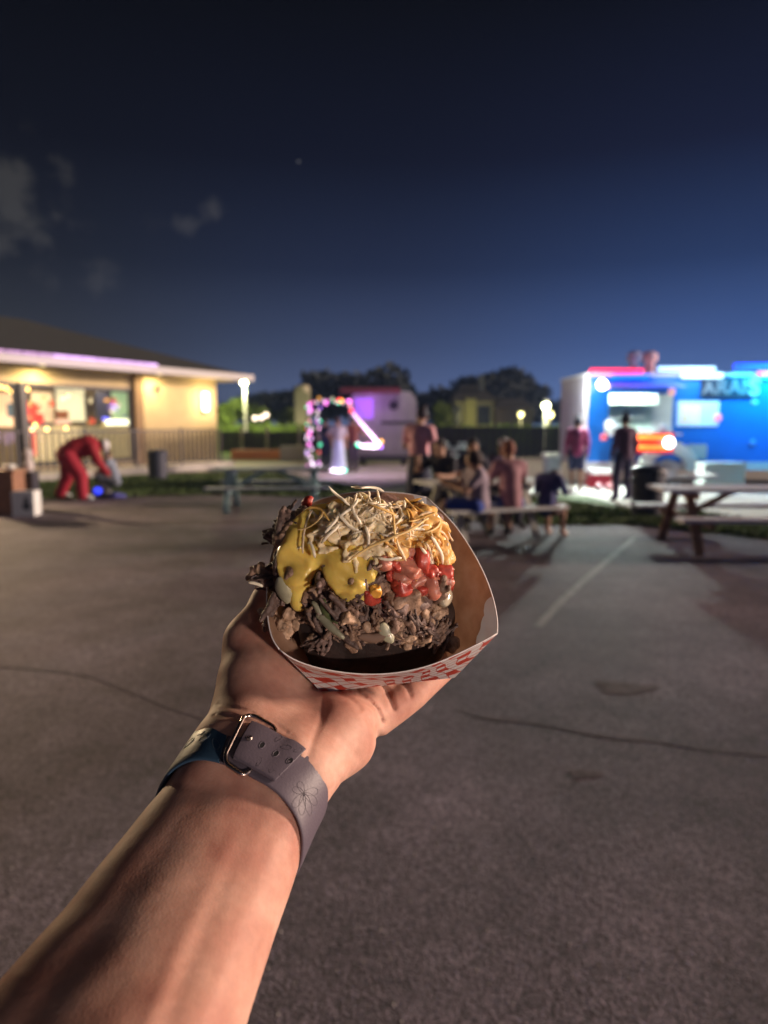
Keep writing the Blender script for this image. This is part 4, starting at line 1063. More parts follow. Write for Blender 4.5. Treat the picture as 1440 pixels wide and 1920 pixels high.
# lit menu window
mx0, mx1, mz0, mz1 = txx(1268), txx(1345), tz(799), tz(752)
part('menu_window', bx(MB(), mx0, mx1, YT-.04, YT-.003, mz0, mz1), mat('menu_glow', (.6,.8,1), .4, emit=(.40,.68,1), estr=.5), tk, world=True)
for px in (1282, 1301):
    part('menu_sheet', bx(MB(), txx(px-8), txx(px+8), YT-.052, YT-.041, tz(794), tz(762)), mat('menu_cream', (1,.9,.7), .5, emit=(1,.9,.72), estr=.35), tk, world=True)
    for k in range(4): part('print_line', bx(MB(), txx(px-6), txx(px+5-k), YT-.0555, YT-.0525, tz(788-k*7), tz(786.5-k*7)), mat('ink', (.25,.2,.3), .6), tk, world=True)
part('menu_badge', MB().ell((txx(1343), YT-.07, tz(783)), (.09,.03,.10)), mat('pink_badge', (1,.3,.35), .4, emit=(1,.25,.3), estr=.75), tk, world=True, smooth=True)
# name board with pale letters
part('name_board', bx(MB(), txx(1309), txx(1416), YT-.06, YT-.003, tz(747), tz(707)), mat('board_dark', (.012,.02,.05), .5), tk, world=True)
def text(s_, px, pz, size, m, parent, y):
    c = bpy.data.curves.new('lettering', 'FONT'); c.body = s_; c.size = size; c.extrude = .008; c.offset = .012; c.align_y = 'CENTER'; c.materials.append(m)
    tmp = bpy.data.objects.new('tmp', c); COL.objects.link(tmp)
    me = bpy.data.meshes.new_from_object(tmp.evaluated_get(bpy.context.evaluated_depsgraph_get())); bpy.data.objects.remove(tmp)
    me.materials.clear(); me.materials.append(m)
    o = bpy.data.objects.new('lettering', me); COL.objects.link(o); o.parent = parent
    o.location = (txx(px)-parent.location[0], y-parent.location[1], pz); o.rotation_euler = (math.pi/2, 0, 0); return o
M_let = mat('pale_letters', (.20,.22,.25), .5)
text("A", 1311, tz(729), .46, M_let, tk, YT-.07); text("RAM'", 1335, tz(727), .50, M_let, tk, YT-.07)
text("S", 1396, tz(727), .60, mat('bright_letter', (.45,.52,.50), .5, emit=(.75,1,.9), estr=.12), tk, YT-.075)
part('emblem', MB().ell((txx(1411), YT-.02, tz(754)), (.09,.02,.06)), mat('pale_emblem', (.4,.65,.9), .5), tk, world=True, smooth=True)
part('emblem', MB().ell((txx(1413), YT-.02, tz(830)), (.09,.02,.09)), mat('blue_emblem', (.1,.3,.8), .5), tk, world=True, smooth=True)
part('socket_box', bx(MB(), txx(1291), txx(1324), YT-.12, YT-.003, tz(861), tz(833)), mat('box_grey', (.45,.5,.5), .5), tk, world=True)
# vents on the roof
for px, c_ in ((1197,(.42,.36,.45)), (1226,(.75,.35,.33))):
    part('roof_vent', MB().lathe([(.12,0),(.12,.35),(.19,.37),(.19,.55),(.1,.62)], (txx(px)*1.03, YT+1.0, Zt+.07), 14), mat('vent_%d' % px, c_, .5), tk, world=True)
# wheels and fenders
for dx in (0, 1.05, ):
    cx = txx(1250)+dx*1.0 if dx == 0 else None
    if cx is None: continue
    part('tyre', MB().lathe([(.24,-.12),(.38,-.12),(.41,-.06),(.41,.06),(.38,.12),(.24,.12)], (0,0,0), 24), mat('rubber', (.02,.02,.03), .7), tk)
    o = list(tk.children)[-1]
    o.location = (cx-tk.location[0], -.02, .41); o.rotation_euler = (math.pi/2,0,0)
    r_ = part('rim', MB().lathe([(.05,.10),(.08,.13),(.2,.10),(.26,.135),(.26,.05),(.05,.05)], (0,0,0), 20), mat('rim_silver', (.62,.62,.62), .35, metal=.5), o)
    r_.rotation_euler = (0,0,0)
    fn = MB(); P_ = []
    for k in range(13):
        a = math.pi*k/12; P_.append((cx+.60*math.cos(a), .41+.58*math.sin(a)))
    for k in range(12):
        (x0, z0), (x1, z1) = P_[k], P_[k+1]; fn.beam((x0, YT-.2, z0), (x1, YT-.2, z1), .30, .12, up=(0,1,0))
    part('fender', fn, mat('fender_white', (.72,.78,.72), .45), tk, world=True)
# boxes, cooler, stools and buckets by the truck
p = gr(1350, 905)
wbx = thing('utility_box', 'white lidded storage box on the paving under the blue truck wall', 'box', (txx(1322, 880), YT-.75, 0))
part('box_body', MB().box((0,0,.30), (.95,.5,.56)), mat('box_white', (.62,.72,.66), .5), wbx); part('lid', MB().box((0,0,.615), (1.0,.54,.06)), mat('box_white', (.62,.72,.66), .5), wbx)
p = gr(1128, 917)
cl_ = thing('cooler', 'red cooler with white lid on the paving in front of the truck', 'cooler', (p[0], p[1]+.25, 0))
part('cooler_body', MB().box((0,0,.2), (.52,.34,.36)), mat('cooler_red', (.6,.03,.05), .4), cl_); part('lid', MB().box((0,0,.415), (.55,.37,.07)), M_w, cl_)
part('handle', MB().tube([(-.27,0,.3),(-.27,-.22,.36),(.27,-.22,.36),(.27,0,.3)], .014, 6), M_w, cl_)
p = gr(1073, 905)
bk = thing('bucket', 'white lidded bucket beside the person in magenta', 'bucket', (p[0]-.25, p[1]+1.2, 0))
part('bucket_body', MB().lathe([(.20,0),(.24,.02),(.27,.62)], n=18), mat('bucket_grey', (.4,.45,.5), .5), bk); part('lid', MB().lathe([(.30,.62),(.31,.66),(.30,.74)], n=18), M_w, bk)
p = gr(1157, 925)
for i, (dx, nm, c_) in enumerate(((-.15,'left',(.8,.45,.5)),(.1,'right',(.8,.3,.35)))):
    solo('ball', MB().ell((0,0,.09), (.09,.09,.09), 12, 8), mat('ball%d' % i, c_, .5), 'small pink ball on the paving before the truck, the %s one' % nm, 'ball', smooth=True, loc=(p[0]+dx-.12, p[1]+.5, .008))
# ================================================================== ARM AND HAND
f32 = lambda *a: np.array(a, np.float32)
LB = [K(428,1418,.354), K(380,1520,.339), K(298,1650,.313), K(208,1790,.287), K(112,1920,.266), K(10,2060,.248)]
LR_ = [.0205, .0225, .0255, .0275, .029, .030]
RB = [K(545,1448,.346), K(484,1590,.322), K(426,1700,.300), K(362,1830,.275), K(308,1945,.256), K(236,2080,.238)]
RR_ = [.0185, .0212, .0240, .0265, .0285, .030]
def chain(p, P, Rr, k=.006):
    d = None
    for i in range(len(P)-1):
        q = sd_cone(p, P[i], P[i+1], Rr[i], Rr[i+1]); d = q if d is None else np.minimum(d, q)
    return d
def forearm(p):
    d = smin(chain(p, LB, LR_), chain(p, RB, RR_), .016)
    mid = [(a+b)/2+np.array([0,0,-.0055 if i else .001]) for i, (a, b) in enumerate(zip(LB, RB))]
    return smin(d, chain(p, mid, [r*.93 for r in LR_]), .012)
def tendon(p, px, py, pts, w_, amp):             # soft ridge (amp<0) or groove (amp>0) along a line on the camera-facing skin
    P = np.array(pts, np.float32); best = None
    for i in range(len(P)-1):
        a, b = P[i], P[i+1]; ab = b-a
        t = np.clip(((px-a[0])*ab[0]+(py-a[1])*ab[1])/(ab@ab), 0, 1)
        dd = np.hypot(px-a[0]-t*ab[0], py-a[1]-t*ab[1]); best = dd if best is None else np.minimum(best, dd)
    return amp*np.exp(-(best/w_)**2)
def armf(p):
    d = forearm(p)
    # wrist to heel of the hand
    palm = sd_cone(p, K(560,1440,.352), K(634,1378,.378), .0205, .0200)
    palm = smin(palm, sd_cone(p, K(634,1378,.378), K(668,1342,.398), .0195, .0160), .008)
    d = smin(d, palm, .014)
    d = smin(d, sd_cone(p, K(460,1420,.352), K(560,1370,.385), .020, .020), .014)
    # thenar mound and thumb
    th = sd_ell(p, K(520,1296,.403), (.0225,.0215,.0195))
    th = smin(th, sd_cone(p, K(458,1400,.362), K(482,1290,.390), .0195, .0205), .012)
    th = smin(th, sd_cone(p, K(476,1262,.400), K(474,1205,.412), .0180, .0165), .010)
    th = smin(th, sd_cone(p, K(474,1205,.412), K(512,1125,.432), .0160, .0122), .008)
    th = smin(th, sd_cone(p, K(512,1125,.432), K(548,1050,.445), .0120, .0095), .006)
    d = smin(d, th, .014)
    d = smin(d, sd_cone(p, K(478,1330,.384), K(500,1235,.410), .0185, .0165), .014)
    # palm centre
    d = smin(d, sd_cone(p, K(590,1345,.400), K(640,1315,.415), .018, .015), .010)
    # fingers under the tray
    fing = [
        ([K(664,1350,.395), K(706,1345,.402), K(772,1300,.414), K(830,1252,.432), K(866,1190,.452)], [.0120,.0112,.0100,.0088,.0075]),
        ([K(655,1330,.399), K(700,1318,.408), K(745,1272,.424), K(806,1190,.452), K(835,1110,.470)], [.0125,.0110,.0102,.0090,.0078]),
        ([K(630,1318,.402), K(668,1300,.413), K(712,1250,.434), K(765,1150,.462), K(790,1075,.478)], [.0130,.0115,.0103,.0092,.0080]),
        ([K(600,1305,.404), K(630,1280,.420), K(665,1220,.442), K(705,1125,.466), K(722,1060,.478)], [.0130,.0115,.0102,.0090,.0078])]
    fd = None
    for P, Rr in fing:
        q = chain(p, P, Rr); fd = q if fd is None else smin(fd, q, .0022)
    d = smin(d, fd, .0065)
    px, py = proj(p)
    front = np.clip((.46-p[..., 2])/.05, 0, 1)
    g = 0
    for pts, w_, amp in (
        ([(604,1298),(610,1322),(602,1352),(588,1385),(577,1420)], 6, .0007),       # thenar crease
        ([(600,1335),(588,1385),(576,1425)], 24, .0012),
        ([(668,1290),(690,1312),(706,1330),(716,1352)], 4.5, .0020),
        ([(636,1300),(660,1312),(676,1330)], 4, .0009),
        ([(716,1283),(730,1304),(738,1328)], 4.5, .0020),
        ([(754,1276),(765,1292),(770,1306)], 4, .0012),
        ([(690,1345),(712,1385)], 8, .0012),
        ([(402,1340),(440,1344),(500,1366),(548,1402),(596,1462)], 3.2, .0011),                  # wrist creases
        ([(408,1322),(460,1332),(510,1352),(552,1386)], 2.6, .0006),
        ([(520,1415),(500,1470),(455,1560),(415,1660),(360,1800),(300,1960)], 22, .0007),
        ([(560,1500),(528,1560),(490,1650),(430,1800),(360,1960)], 18, -.0004),
        ([(470,1520),(420,1620),(330,1800),(260,1960)], 18, -.0004),
        ([(640,1395),(668,1420)], 10, .0005),
        ([(620,1430),(640,1470)], 5, .0004),
    ):
        g = g + tendon(p, px, py, pts, w_, amp)
    return d + g*front + wob(p, 220, .00022, 3)
def skin_mat():
    m = bpy.data.materials.new('skin'); m.use_nodes = True; t = m.node_tree; b = t.nodes['Principled BSDF']
    tcn = N(t, 'ShaderNodeTexCoord')
    n1 = N(t, 'ShaderNodeTexNoise'); n1.inputs['Scale'].default_value = 38; n1.inputs['Detail'].default_value = 5; t.links.new(tcn.outputs['Object'], n1.inputs[0])
    r = ramp(t, [(.3, (.43,.195,.145)), (.5, (.52,.275,.205)), (.7, (.61,.36,.275))], 'LINEAR'); t.links.new(n1.outputs[0], r.inputs[0])
    n2 = N(t, 'ShaderNodeTexNoise'); n2.inputs['Scale'].default_value = 260; n2.inputs['Detail'].default_value = 2; t.links.new(tcn.outputs['Object'], n2.inputs[0])
    mm = N(t, 'ShaderNodeMapRange'); t.links.new(n2.outputs[0], mm.inputs[0]); mm.inputs[1].default_value = .3; mm.inputs[2].default_value = .75; mm.inputs[3].default_value = .93; mm.inputs[4].default_value = 1.06
    v = N(t, 'ShaderNodeVectorMath', operation='SCALE'); t.links.new(r.outputs[0], v.inputs[0]); t.links.new(mm.outputs[0], v.inputs['Scale'])
    t.links.new(v.outputs[0], b.inputs['Base Color'])
    b.inputs['Roughness'].default_value = .6; b.inputs['Specular IOR Level'].default_value = .3
    b.inputs['Subsurface Weight'].default_value = .22; b.inputs['Subsurface Radius'].default_value = (.0085,.0032,.0016); b.inputs['Subsurface Scale'].default_value = 1
    v1 = N(t, 'ShaderNodeTexVoronoi'); v1.inputs['Scale'].default_value = 900; t.links.new(tcn.outputs['Object'], v1.inputs['Vector'])
    n3 = N(t, 'ShaderNodeTexNoise'); n3.inputs['Scale'].default_value = 120; n3.inputs['Detail'].default_value = 6; t.links.new(tcn.outputs['Object'], n3.inputs[0])
    hh = math_(t, 'ADD', math_(t, 'MULTIPLY', v1.outputs['Distance'], .25), n3.outputs[0])
    bp = N(t, 'ShaderNodeBump'); bp.inputs['Distance'].default_value = .00035; bp.inputs['Strength'].default_value = .6; t.links.new(hh, bp.inputs['Height']); t.links.new(bp.outputs[0], b.inputs['Normal'])
    return m
M_skin = skin_mat()
arm_loc = W(K(500,1430,.35))
arm = thing('person', 'outstretched left forearm and open hand holding the paper tray in the foreground', 'person', arm_loc)
lo = np.array([-.20,-.25,.20]); hi = np.array([.06,-.01,.50])
link('forearm_and_hand', sdf_mesh('forearm_and_hand', armf, lo, hi, .00125, M_skin, True, arm_loc), arm)

def march(fn, px, py, d0=.2, steps=60):            # first surface point along pixel rays
    px = np.asarray(px, float); py = np.asarray(py, float)
    dr = np.stack([(px-720)/FPX, (960-py)/FPX, np.ones_like(px)], -1); ln = np.linalg.norm(dr, axis=-1)
    d = np.full(px.shape, d0)
    for _ in range(steps):
        s = fn((dr*d[..., None]).astype(np.float32)); d = d+np.clip(s, -.01, .03)/ln*.85
    return dr*d[..., None], np.abs(s) < .001
def grad(fn, p, e=.0008):
    p = p.astype(np.float32); g = np.stack([fn(p+np.eye(3, dtype=np.float32)[k]*e)-fn(p-np.eye(3, dtype=np.float32)[k]*e) for k in range(3)], -1)
    return g/np.maximum(np.linalg.norm(g, axis=-1, keepdims=True), 1e-9)

# ------------------------------------------------------------------ watch strap
pl = K(352,1418,.338); pr_ = K(590,1600,.322); pm_, _ = march(forearm, np.array([503.]), np.array([1456.])); pm_ = pm_[0]
cen = (pl+pr_)/2+np.array([0,0,.006])
bx_x = (pr_-pl); bx_x /= np.linalg.norm(bx_x)
nrm = np.cross(pr_-pl, pm_-pl); nrm /= np.linalg.norm(nrm)
if nrm[2] < 0: nrm = -nrm                              # towards the hand
bx_y = np.cross(nrm, bx_x)
if bx_y@(pm_-cen) < 0: bx_y = -bx_y                    # towards the palmar side
def bandpt(phi, t, lift):                              # phi: angle (0 = right end, 90 = palmar middle), t: across (+ towards hand)
    return None
NPH = 240
PH = np.linspace(0, 2*math.pi, NPH, endpoint=False)
def radii(t):
    o = cen+nrm*t; dirs = np.cos(PH)[:, None]*bx_x+np.sin(PH)[:, None]*bx_y
    r = np.full(NPH, .005)
    for _ in range(70): r = r - np.clip(forearm((o+dirs*r[:, None]).astype(np.float32)), -.004, .004)*.8
    r2 = r.copy()
    for _ in range(40): r2 = r2 - np.clip(armf((o+dirs*r2[:, None]).astype(np.float32)), -.002, .002)*.7
    return np.clip(r2, r, r+.0035)
TS = np.linspace(-.0165, .0165, 11)
RAD = np.array([radii(t) for t in TS])
for _ in range(6):                                     # the strap is stiffer than the skin
    RAD = (np.roll(RAD, 1, 1)+RAD*2+np.roll(RAD, -1, 1))/4
rm = RAD.mean(0)[None]
RAD = RAD*.6+rm*.4
def band(phi, t, lift):
    phi = np.asarray(phi, float); t = np.asarray(t, float)
    fi = (phi % (2*math.pi))/(2*math.pi)*NPH; i0 = np.floor(fi).astype(int) % NPH; i1 = (i0+1) % NPH; a = fi-np.floor(fi)
    ti = np.clip((t-TS[0])/(TS[-1]-TS[0])*(len(TS)-1), 0, len(TS)-1.001); j0 = ti.astype(int); b = ti-j0
    r = (RAD[j0, i0]*(1-a)+RAD[j0, i1]*a)*(1-b)+(RAD[j0+1, i0]*(1-a)+RAD[j0+1, i1]*a)*b
    dirs = np.cos(phi)[..., None]*bx_x+np.sin(phi)[..., None]*bx_y
    return cen+nrm*t[..., None]+dirs*(r+lift)[..., None]
def phi_at(px, py, lift=.003):
    g = np.linspace(-.6, math.pi+.6, 500); tt = np.linspace(-.016, .016, 33)
    G, T = np.meshgrid(g, tt, indexing='ij'); q = band(G, T, np.full(G.shape, lift)); x, y = proj(q)
    k = np.argmin((x-px)**2+(y-py)**2); return float(G.ravel()[k]), float(T.ravel()[k])
def strap_mesh(p0, p1, w0, base, th, n=160, wfun=None, endround=False):
    prof = []                                          # closed cross-section (across, lift)
    for k in range(20):
        a = 2*math.pi*k/20; ca, sa = math.cos(a), math.sin(a)
        prof.append((math.copysign(abs(ca)**.28, ca), math.copysign(abs(sa)**.45, sa)))
    vs = []; fs = []; m = len(prof)
    for i in range(n+1):
        u = i/n; ph = p0+(p1-p0)*u; w_ = w0 if wfun is None else wfun(u)
        T = np.array([q[0]*w_/2 for q in prof]); Lf = np.array([base+th/2+q[1]*th/2 for q in prof])
        if endround and u > .9:
            s = math.sqrt(max(0, 1-((u-.9)/.1)**2*.35)); T = T*s
        vs += list(W(band(np.full(m, ph), T, Lf)))
    for i in range(n):
        for k in range(m):
            l = (k+1) % m; fs.append((i*m+k, i*m+l, (i+1)*m+l, (i+1)*m+k))
    fs.append(tuple(range(m))[::-1]); fs.append(tuple(n*m+k for k in range(m)))
    return MB().add(vs, fs)
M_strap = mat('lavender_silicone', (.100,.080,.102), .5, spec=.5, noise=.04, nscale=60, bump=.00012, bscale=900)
M_strapb = mat('painted_shade_silicone', (.035,.075,.125), .38, spec=.5, bump=.00012, bscale=900)  # darker, bluer strap colour with the shade of this half painted in
wl_loc = W(cen)
watch = thing('watch_strap', 'lavender-grey silicone watch strap with metal buckle round the wrist', 'watch strap', wl_loc)
ph_b, t_b = phi_at(436, 1425); ph_end, t_e = phi_at(532, 1446); ph_hole = [phi_at(x, y)[0] for x, y in ((459,1407),(480,1420),(503,1433),(523,1447))]
print('band', ph_b, t_b, ph_end, t_e, ph_hole)
WD = .0246
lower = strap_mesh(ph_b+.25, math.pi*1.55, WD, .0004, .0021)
part('strap', lower, M_strapb, watch, smooth=True, world=True, label='half of the strap with its shade painted in as dark blue')
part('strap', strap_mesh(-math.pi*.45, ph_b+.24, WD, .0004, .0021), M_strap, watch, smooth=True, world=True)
tongue = part('strap_tongue', strap_mesh(ph_b-.02, ph_end, WD*.86, .0027, .0022, 80), M_strap, watch, smooth=True, world=True)
part('watch_case', MB().tube([tuple(W(band(np.array([math.pi*1.5]), np.array([s*.018]), np.array([.006])))[0]) for s in (-1,1)], .016, 12), mat('case_metal', (.1,.1,.11), .25, metal=.9), watch, world=True)
for k, ph in enumerate(ph_hole):
    # oval slot: flat black disc painted as the shade inside, raised rim
    c0 = band(np.array([ph]), np.array([0.]), np.array([.0049]))[0]; c1 = band(np.array([ph]), np.array([0.]), np.array([.0056]))[0]
    ring = []; disc = []
    for q in range(14):
        a = 2*math.pi*q/14; ring.append(tuple(W(band(np.array([ph+math.cos(a)*.0010/.024]), np.array([math.sin(a)*.0017]), np.array([.00495])))[0]))
        disc.append(ring[-1])
    if k == 0:
        part('stud', MB().tube([tuple(W(c0-(c1-c0)*2)), tuple(W(c0+(c1-c0)*.7))], [.0017,.0015], 14), mat('polished_steel', (.75,.66,.60), .16, metal=1), watch, world=True)
        continue
    hm = MB().add(disc, [tuple(range(14))]); part('hole_disc', hm, mat('painted_hole_shade', (.004,.004,.005), .9), tongue, world=True)
    part('hole_rim', MB().tube(ring, .00022, 5, closed=True), M_strap, tongue, world=True, smooth=True)
# buckle: rounded-rectangle metal loop, left side over the strap
def rrect(cphi, hw, ht, rad_, lift_l, lift_r, n=10):
    pts = []
    RR = float(RAD.mean())
    for cx, cy, a0 in ((hw-rad_, ht-rad_, 0), (-hw+rad_, ht-rad_, 90), (-hw+rad_, -ht+rad_, 180), (hw-rad_, -ht+rad_, 270)):
        for k in range(n+1):
            a = R(a0+90*k/n); s = cx+rad_*math.cos(a); t_ = cy+rad_*math.sin(a)
            u = (s+hw)/(2*hw); pts.append(tuple(W(band(np.array([cphi-s/RR]), np.array([t_]), np.array([lift_l*(1-u)+lift_r*u])))[0]))
    return pts
RRm = float(RAD.mean())
bc = ph_b-.0050/RRm
part('buckle', MB().tube(rrect(bc, .0086, .0145, .0046, .0050, .0022), .00112, 10, closed=True), mat('buckle_steel', (.62,.50,.44), .2, metal=1), watch, world=True, smooth=True)
# engraved flower line work on the strap, and small ones on the tongue
def petal(cphi, ct, ang_, ln, wd_, lift):
    P = []
    for k in range(20):
        a = 2*math.pi*k/20; x = (1-math.cos(a))/2*ln; y = math.sin(a)*wd_/2*(1-.25*math.cos(a))
        s = x*math.cos(ang_)-y*math.sin(ang_); t_ = x*math.sin(ang_)+y*math.cos(ang_)
        P.append(tuple(W(band(np.array([cphi-s/RRm]), np.array([np.clip(ct+t_, -.0125, .0125)]), np.array([lift])))[0]))
    return P
eng = MB(); fp, ft = phi_at(575, 1500, .0025)
print('flower', fp, ft)
for a_, l_, w_ in ((-75,.0085,.0035),(-40,.0100,.0036),(-5,.0108,.0038),(30,.0100,.0036),(65,.0085,.0034)):
    eng.tube(petal(fp+.10, -.0035, R(a_), l_, w_, .00252), .00008, 4, closed=True)
for a_, l_, w_ in ((-150,.006,.003),(170,.006,.003)):
    eng.tube(petal(fp+.10, -.0035, R(a_), l_, w_, .00252), .00008, 4, closed=True)
part('engraving', eng, mat('engraved_line', (.062,.049,.062), .6), watch, world=True, smooth=True)
eng = MB()
for dp, t0, a_, l_, w_ in ((.30,.004,20,.005,.0022),(.24,-.005,-50,.005,.0022),(.10,.005,60,.004,.002),(.05,-.006,-20,.004,.002),(.42,.005,80,.0045,.002),(.45,-.005,-80,.0045,.002),(.18,-.0065,10,.004,.002)):
    eng.tube(petal(ph_end+dp, t0, R(a_), l_, w_, .00490), .00008, 4, closed=True)
part('engraving', eng, MATS['engraved_line'], tongue, world=True, smooth=True)
eng = MB()
for dp, t0, a_, l_, w_ in ((.35,.004,20,.006,.003),(.42,-.003,-50,.006,.003),(.52,.005,100,.005,.0026),(.62,-.004,40,.006,.003),(.75,.004,-30,.006,.003),(.9,-.002,20,.006,.003)):
    eng.tube(petal(ph_b+dp, t0, R(a_), l_, w_, .00255), .00016, 4, closed=True)
part('engraving', eng, mat('engraved_blue', (.10,.13,.17), .35), watch, world=True, smooth=True)

# ================================================================== PAPER TRAY
rim = {'F': [(524,1218,.3655),(545,1235,.364),(580,1249,.3625),(620,1258,.362),(665,1264,.362),(712,1265,.3625),(760,1260,.3635),(808,1248,.365),(855,1228,.3675),(895,1208,.3705),(932,1188,.374)],
       'R': [(932,1188,.374),(933,1166,.377),(927,1130,.382),(914,1090,.389),(896,1052,.397),(876,1018,.405),(855,988,.413),(830,960,.421),(800,933,.429)],
       'B': [(800,933,.429),(760,925,.434),(720,922,.437),(680,922,.438),(640,926,.438),(600,936,.437),(565,952,.434)],
       'L': [(565,952,.434),(535,985,.424),(515,1020,.413),(504,1060,.402),(500,1100,.391),(500,1140,.381),(504,1175,.373),(511,1200,.368),(524,1218,.3655)]}
bot = {'FL': (603,1297,.389), 'FR': (852,1270,.398), 'BR': (795,1095,.452), 'BL': (612,1110,.452)}
def lerp(a, b, u): return np.array(a)*(1-u)+np.array(b)*u
walls = (('F','FL','FR'),('R','FR','BR'),('B','BR','BL'),('L','BL','FL'))
def tray_mat():
    m = bpy.data.materials.new('checked_paper'); m.use_nodes = True; t = m.node_tree; b = t.nodes['Principled BSDF']
    uv = N(t, 'ShaderNodeUVMap'); sp = N(t, 'ShaderNodeSeparateXYZ'); t.links.new(uv.outputs[0], sp.inputs[0])
    x, y = sp.outputs[0], sp.outputs[1]
    # skewed lattice: a = x + .9 y ; b = y with slight tilt
    n = N(t, 'ShaderNodeTexNoise'); n.inputs['Scale'].default_value = 14; t.links.new(uv.outputs[0], n.inputs[0])
    wv = math_(t, 'MULTIPLY', math_(t, 'SUBTRACT', n.outputs[0], .5), .12)
    a = math_(t, 'ADD', math_(t, 'MULTIPLY', math_(t, 'SUBTRACT', x, math_(t, 'MULTIPLY', y, .75)), 1.0), wv)
    bb = math_(t, 'ADD', y, math_(t, 'MULTIPLY', x, .30))
    A = math_(t, 'MULTIPLY', a, 95.0); Bv = math_(t, 'MULTIPLY', bb, 150.0)
    fa = math_(t, 'FRACT', A); fb = math_(t, 'FRACT', Bv)
    oa = math_(t, 'LESS_THAN', math_(t, 'FRACT', math_(t, 'MULTIPLY', A, .5)), .5); ob = math_(t, 'LESS_THAN', math_(t, 'FRACT', math_(t, 'MULTIPLY', Bv, .5)), .5)
    solid = math_(t, 'MULTIPLY', oa, ob)
    la = math_(t, 'LESS_THAN', fa, .10); lb = math_(t, 'LESS_THAN', fb, .14)
    red = math_(t, 'MAXIMUM', solid, math_(t, 'MAXIMUM', la, lb))
    mx = N(t, 'ShaderNodeMix', data_type='RGBA'); t.links.new(red, mx.inputs[0]); mx.inputs[6].default_value = (.84,.79,.77,1); mx.inputs[7].default_value = (.60,.055,.035,1)
    t.links.new(mx.outputs[2], b.inputs['Base Color']); b.inputs['Roughness'].default_value = .55
    tl_ = N(t, 'ShaderNodeBsdfTranslucent'); tl_.inputs[0].default_value = (.66,.60,.54,1)
    ms = N(t, 'ShaderNodeMixShader'); ms.inputs[0].default_value = .42; t.links.new(b.outputs[0], ms.inputs[1]); t.links.new(tl_.outputs[0], ms.inputs[2])
    t.links.new(ms.outputs[0], t.nodes['Material Output'].inputs['Surface'])
    return m
def inner_mat():
    m = bpy.data.materials.new('greasy_paper'); m.use_nodes = True; t = m.node_tree; b = t.nodes['Principled BSDF']
    g = N(t, 'ShaderNodeNewGeometry')
    n = N(t, 'ShaderNodeTexNoise'); n.inputs['Scale'].default_value = 42; n.inputs['Detail'].default_value = 3; t.links.new(g.outputs['Position'], n.inputs[0])
    def near(pt, rad):
        vd = N(t, 'ShaderNodeVectorMath', operation='DISTANCE'); t.links.new(g.outputs['Position'], vd.inputs[0]); vd.inputs[1].default_value = tuple(W(K(*pt)))
        s = math_(t, 'ADD', vd.outputs['Value'], math_(t, 'MULTIPLY', math_(t, 'SUBTRACT', n.outputs[0], .5), .022))
        return math_(t, 'LESS_THAN', s, rad)
    dry = math_(t, 'MAXIMUM', near((925,1198,.374), .0150), near((806,926,.429), .012))
    dry = math_(t, 'MAXIMUM', dry, near((936,1150,.378), .0095))
    n2 = N(t, 'ShaderNodeTexNoise'); n2.inputs['Scale'].default_value = 60; n2.inputs['Detail'].default_value = 5; t.links.new(g.outputs['Position'], n2.inputs[0])
    r = ramp(t, [(.3, (.36,.20,.12)), (.55, (.52,.33,.22)), (.75, (.60,.43,.33))], 'LINEAR'); t.links.new(n2.outputs[0], r.inputs[0])
    mx = N(t, 'ShaderNodeMix', data_type='RGBA'); t.links.new(dry, mx.inputs[0]); t.links.new(r.outputs[0], mx.inputs[6]); mx.inputs[7].default_value = (.62,.66,.72,1)
    t.links.new(mx.outputs[2], b.inputs['Base Color'])
    rr_ = N(t, 'ShaderNodeMapRange'); t.links.new(dry, rr_.inputs[0]); rr_.inputs[3].default_value = .42; rr_.inputs[4].default_value = .65; t.links.new(rr_.outputs[0], b.inputs['Roughness'])
    bp = N(t, 'ShaderNodeBump'); bp.inputs['Distance'].default_value = .0006; t.links.new(n2.outputs[0], bp.inputs['Height']); t.links.new(bp.outputs[0], b.inputs['Normal'])
    tl_ = N(t, 'ShaderNodeBsdfTranslucent'); t.links.new(mx.outputs[2], tl_.inputs[0])
    ms = N(t, 'ShaderNodeMixShader'); ms.inputs[0].default_value = .45; t.links.new(b.outputs[0], ms.inputs[1]); t.links.new(tl_.outputs[0], ms.inputs[2])
    t.links.new(ms.outputs[0], t.nodes['Material Output'].inputs['Surface'])
    return m
M_check, M_inner = tray_mat(), inner_mat()
tray_loc = W(K(720,1285,.40))
tray = thing('paper_tray', 'red and white checked paper food tray held in the hand', 'food tray', tray_loc)
tc_in = np.array([ (720-720)/FPX*.40, (960-1090)/FPX*.40, .40 ])
names_ = {'F':'front_wall','R':'side_wall','B':'back_wall','L':'side_wall'}
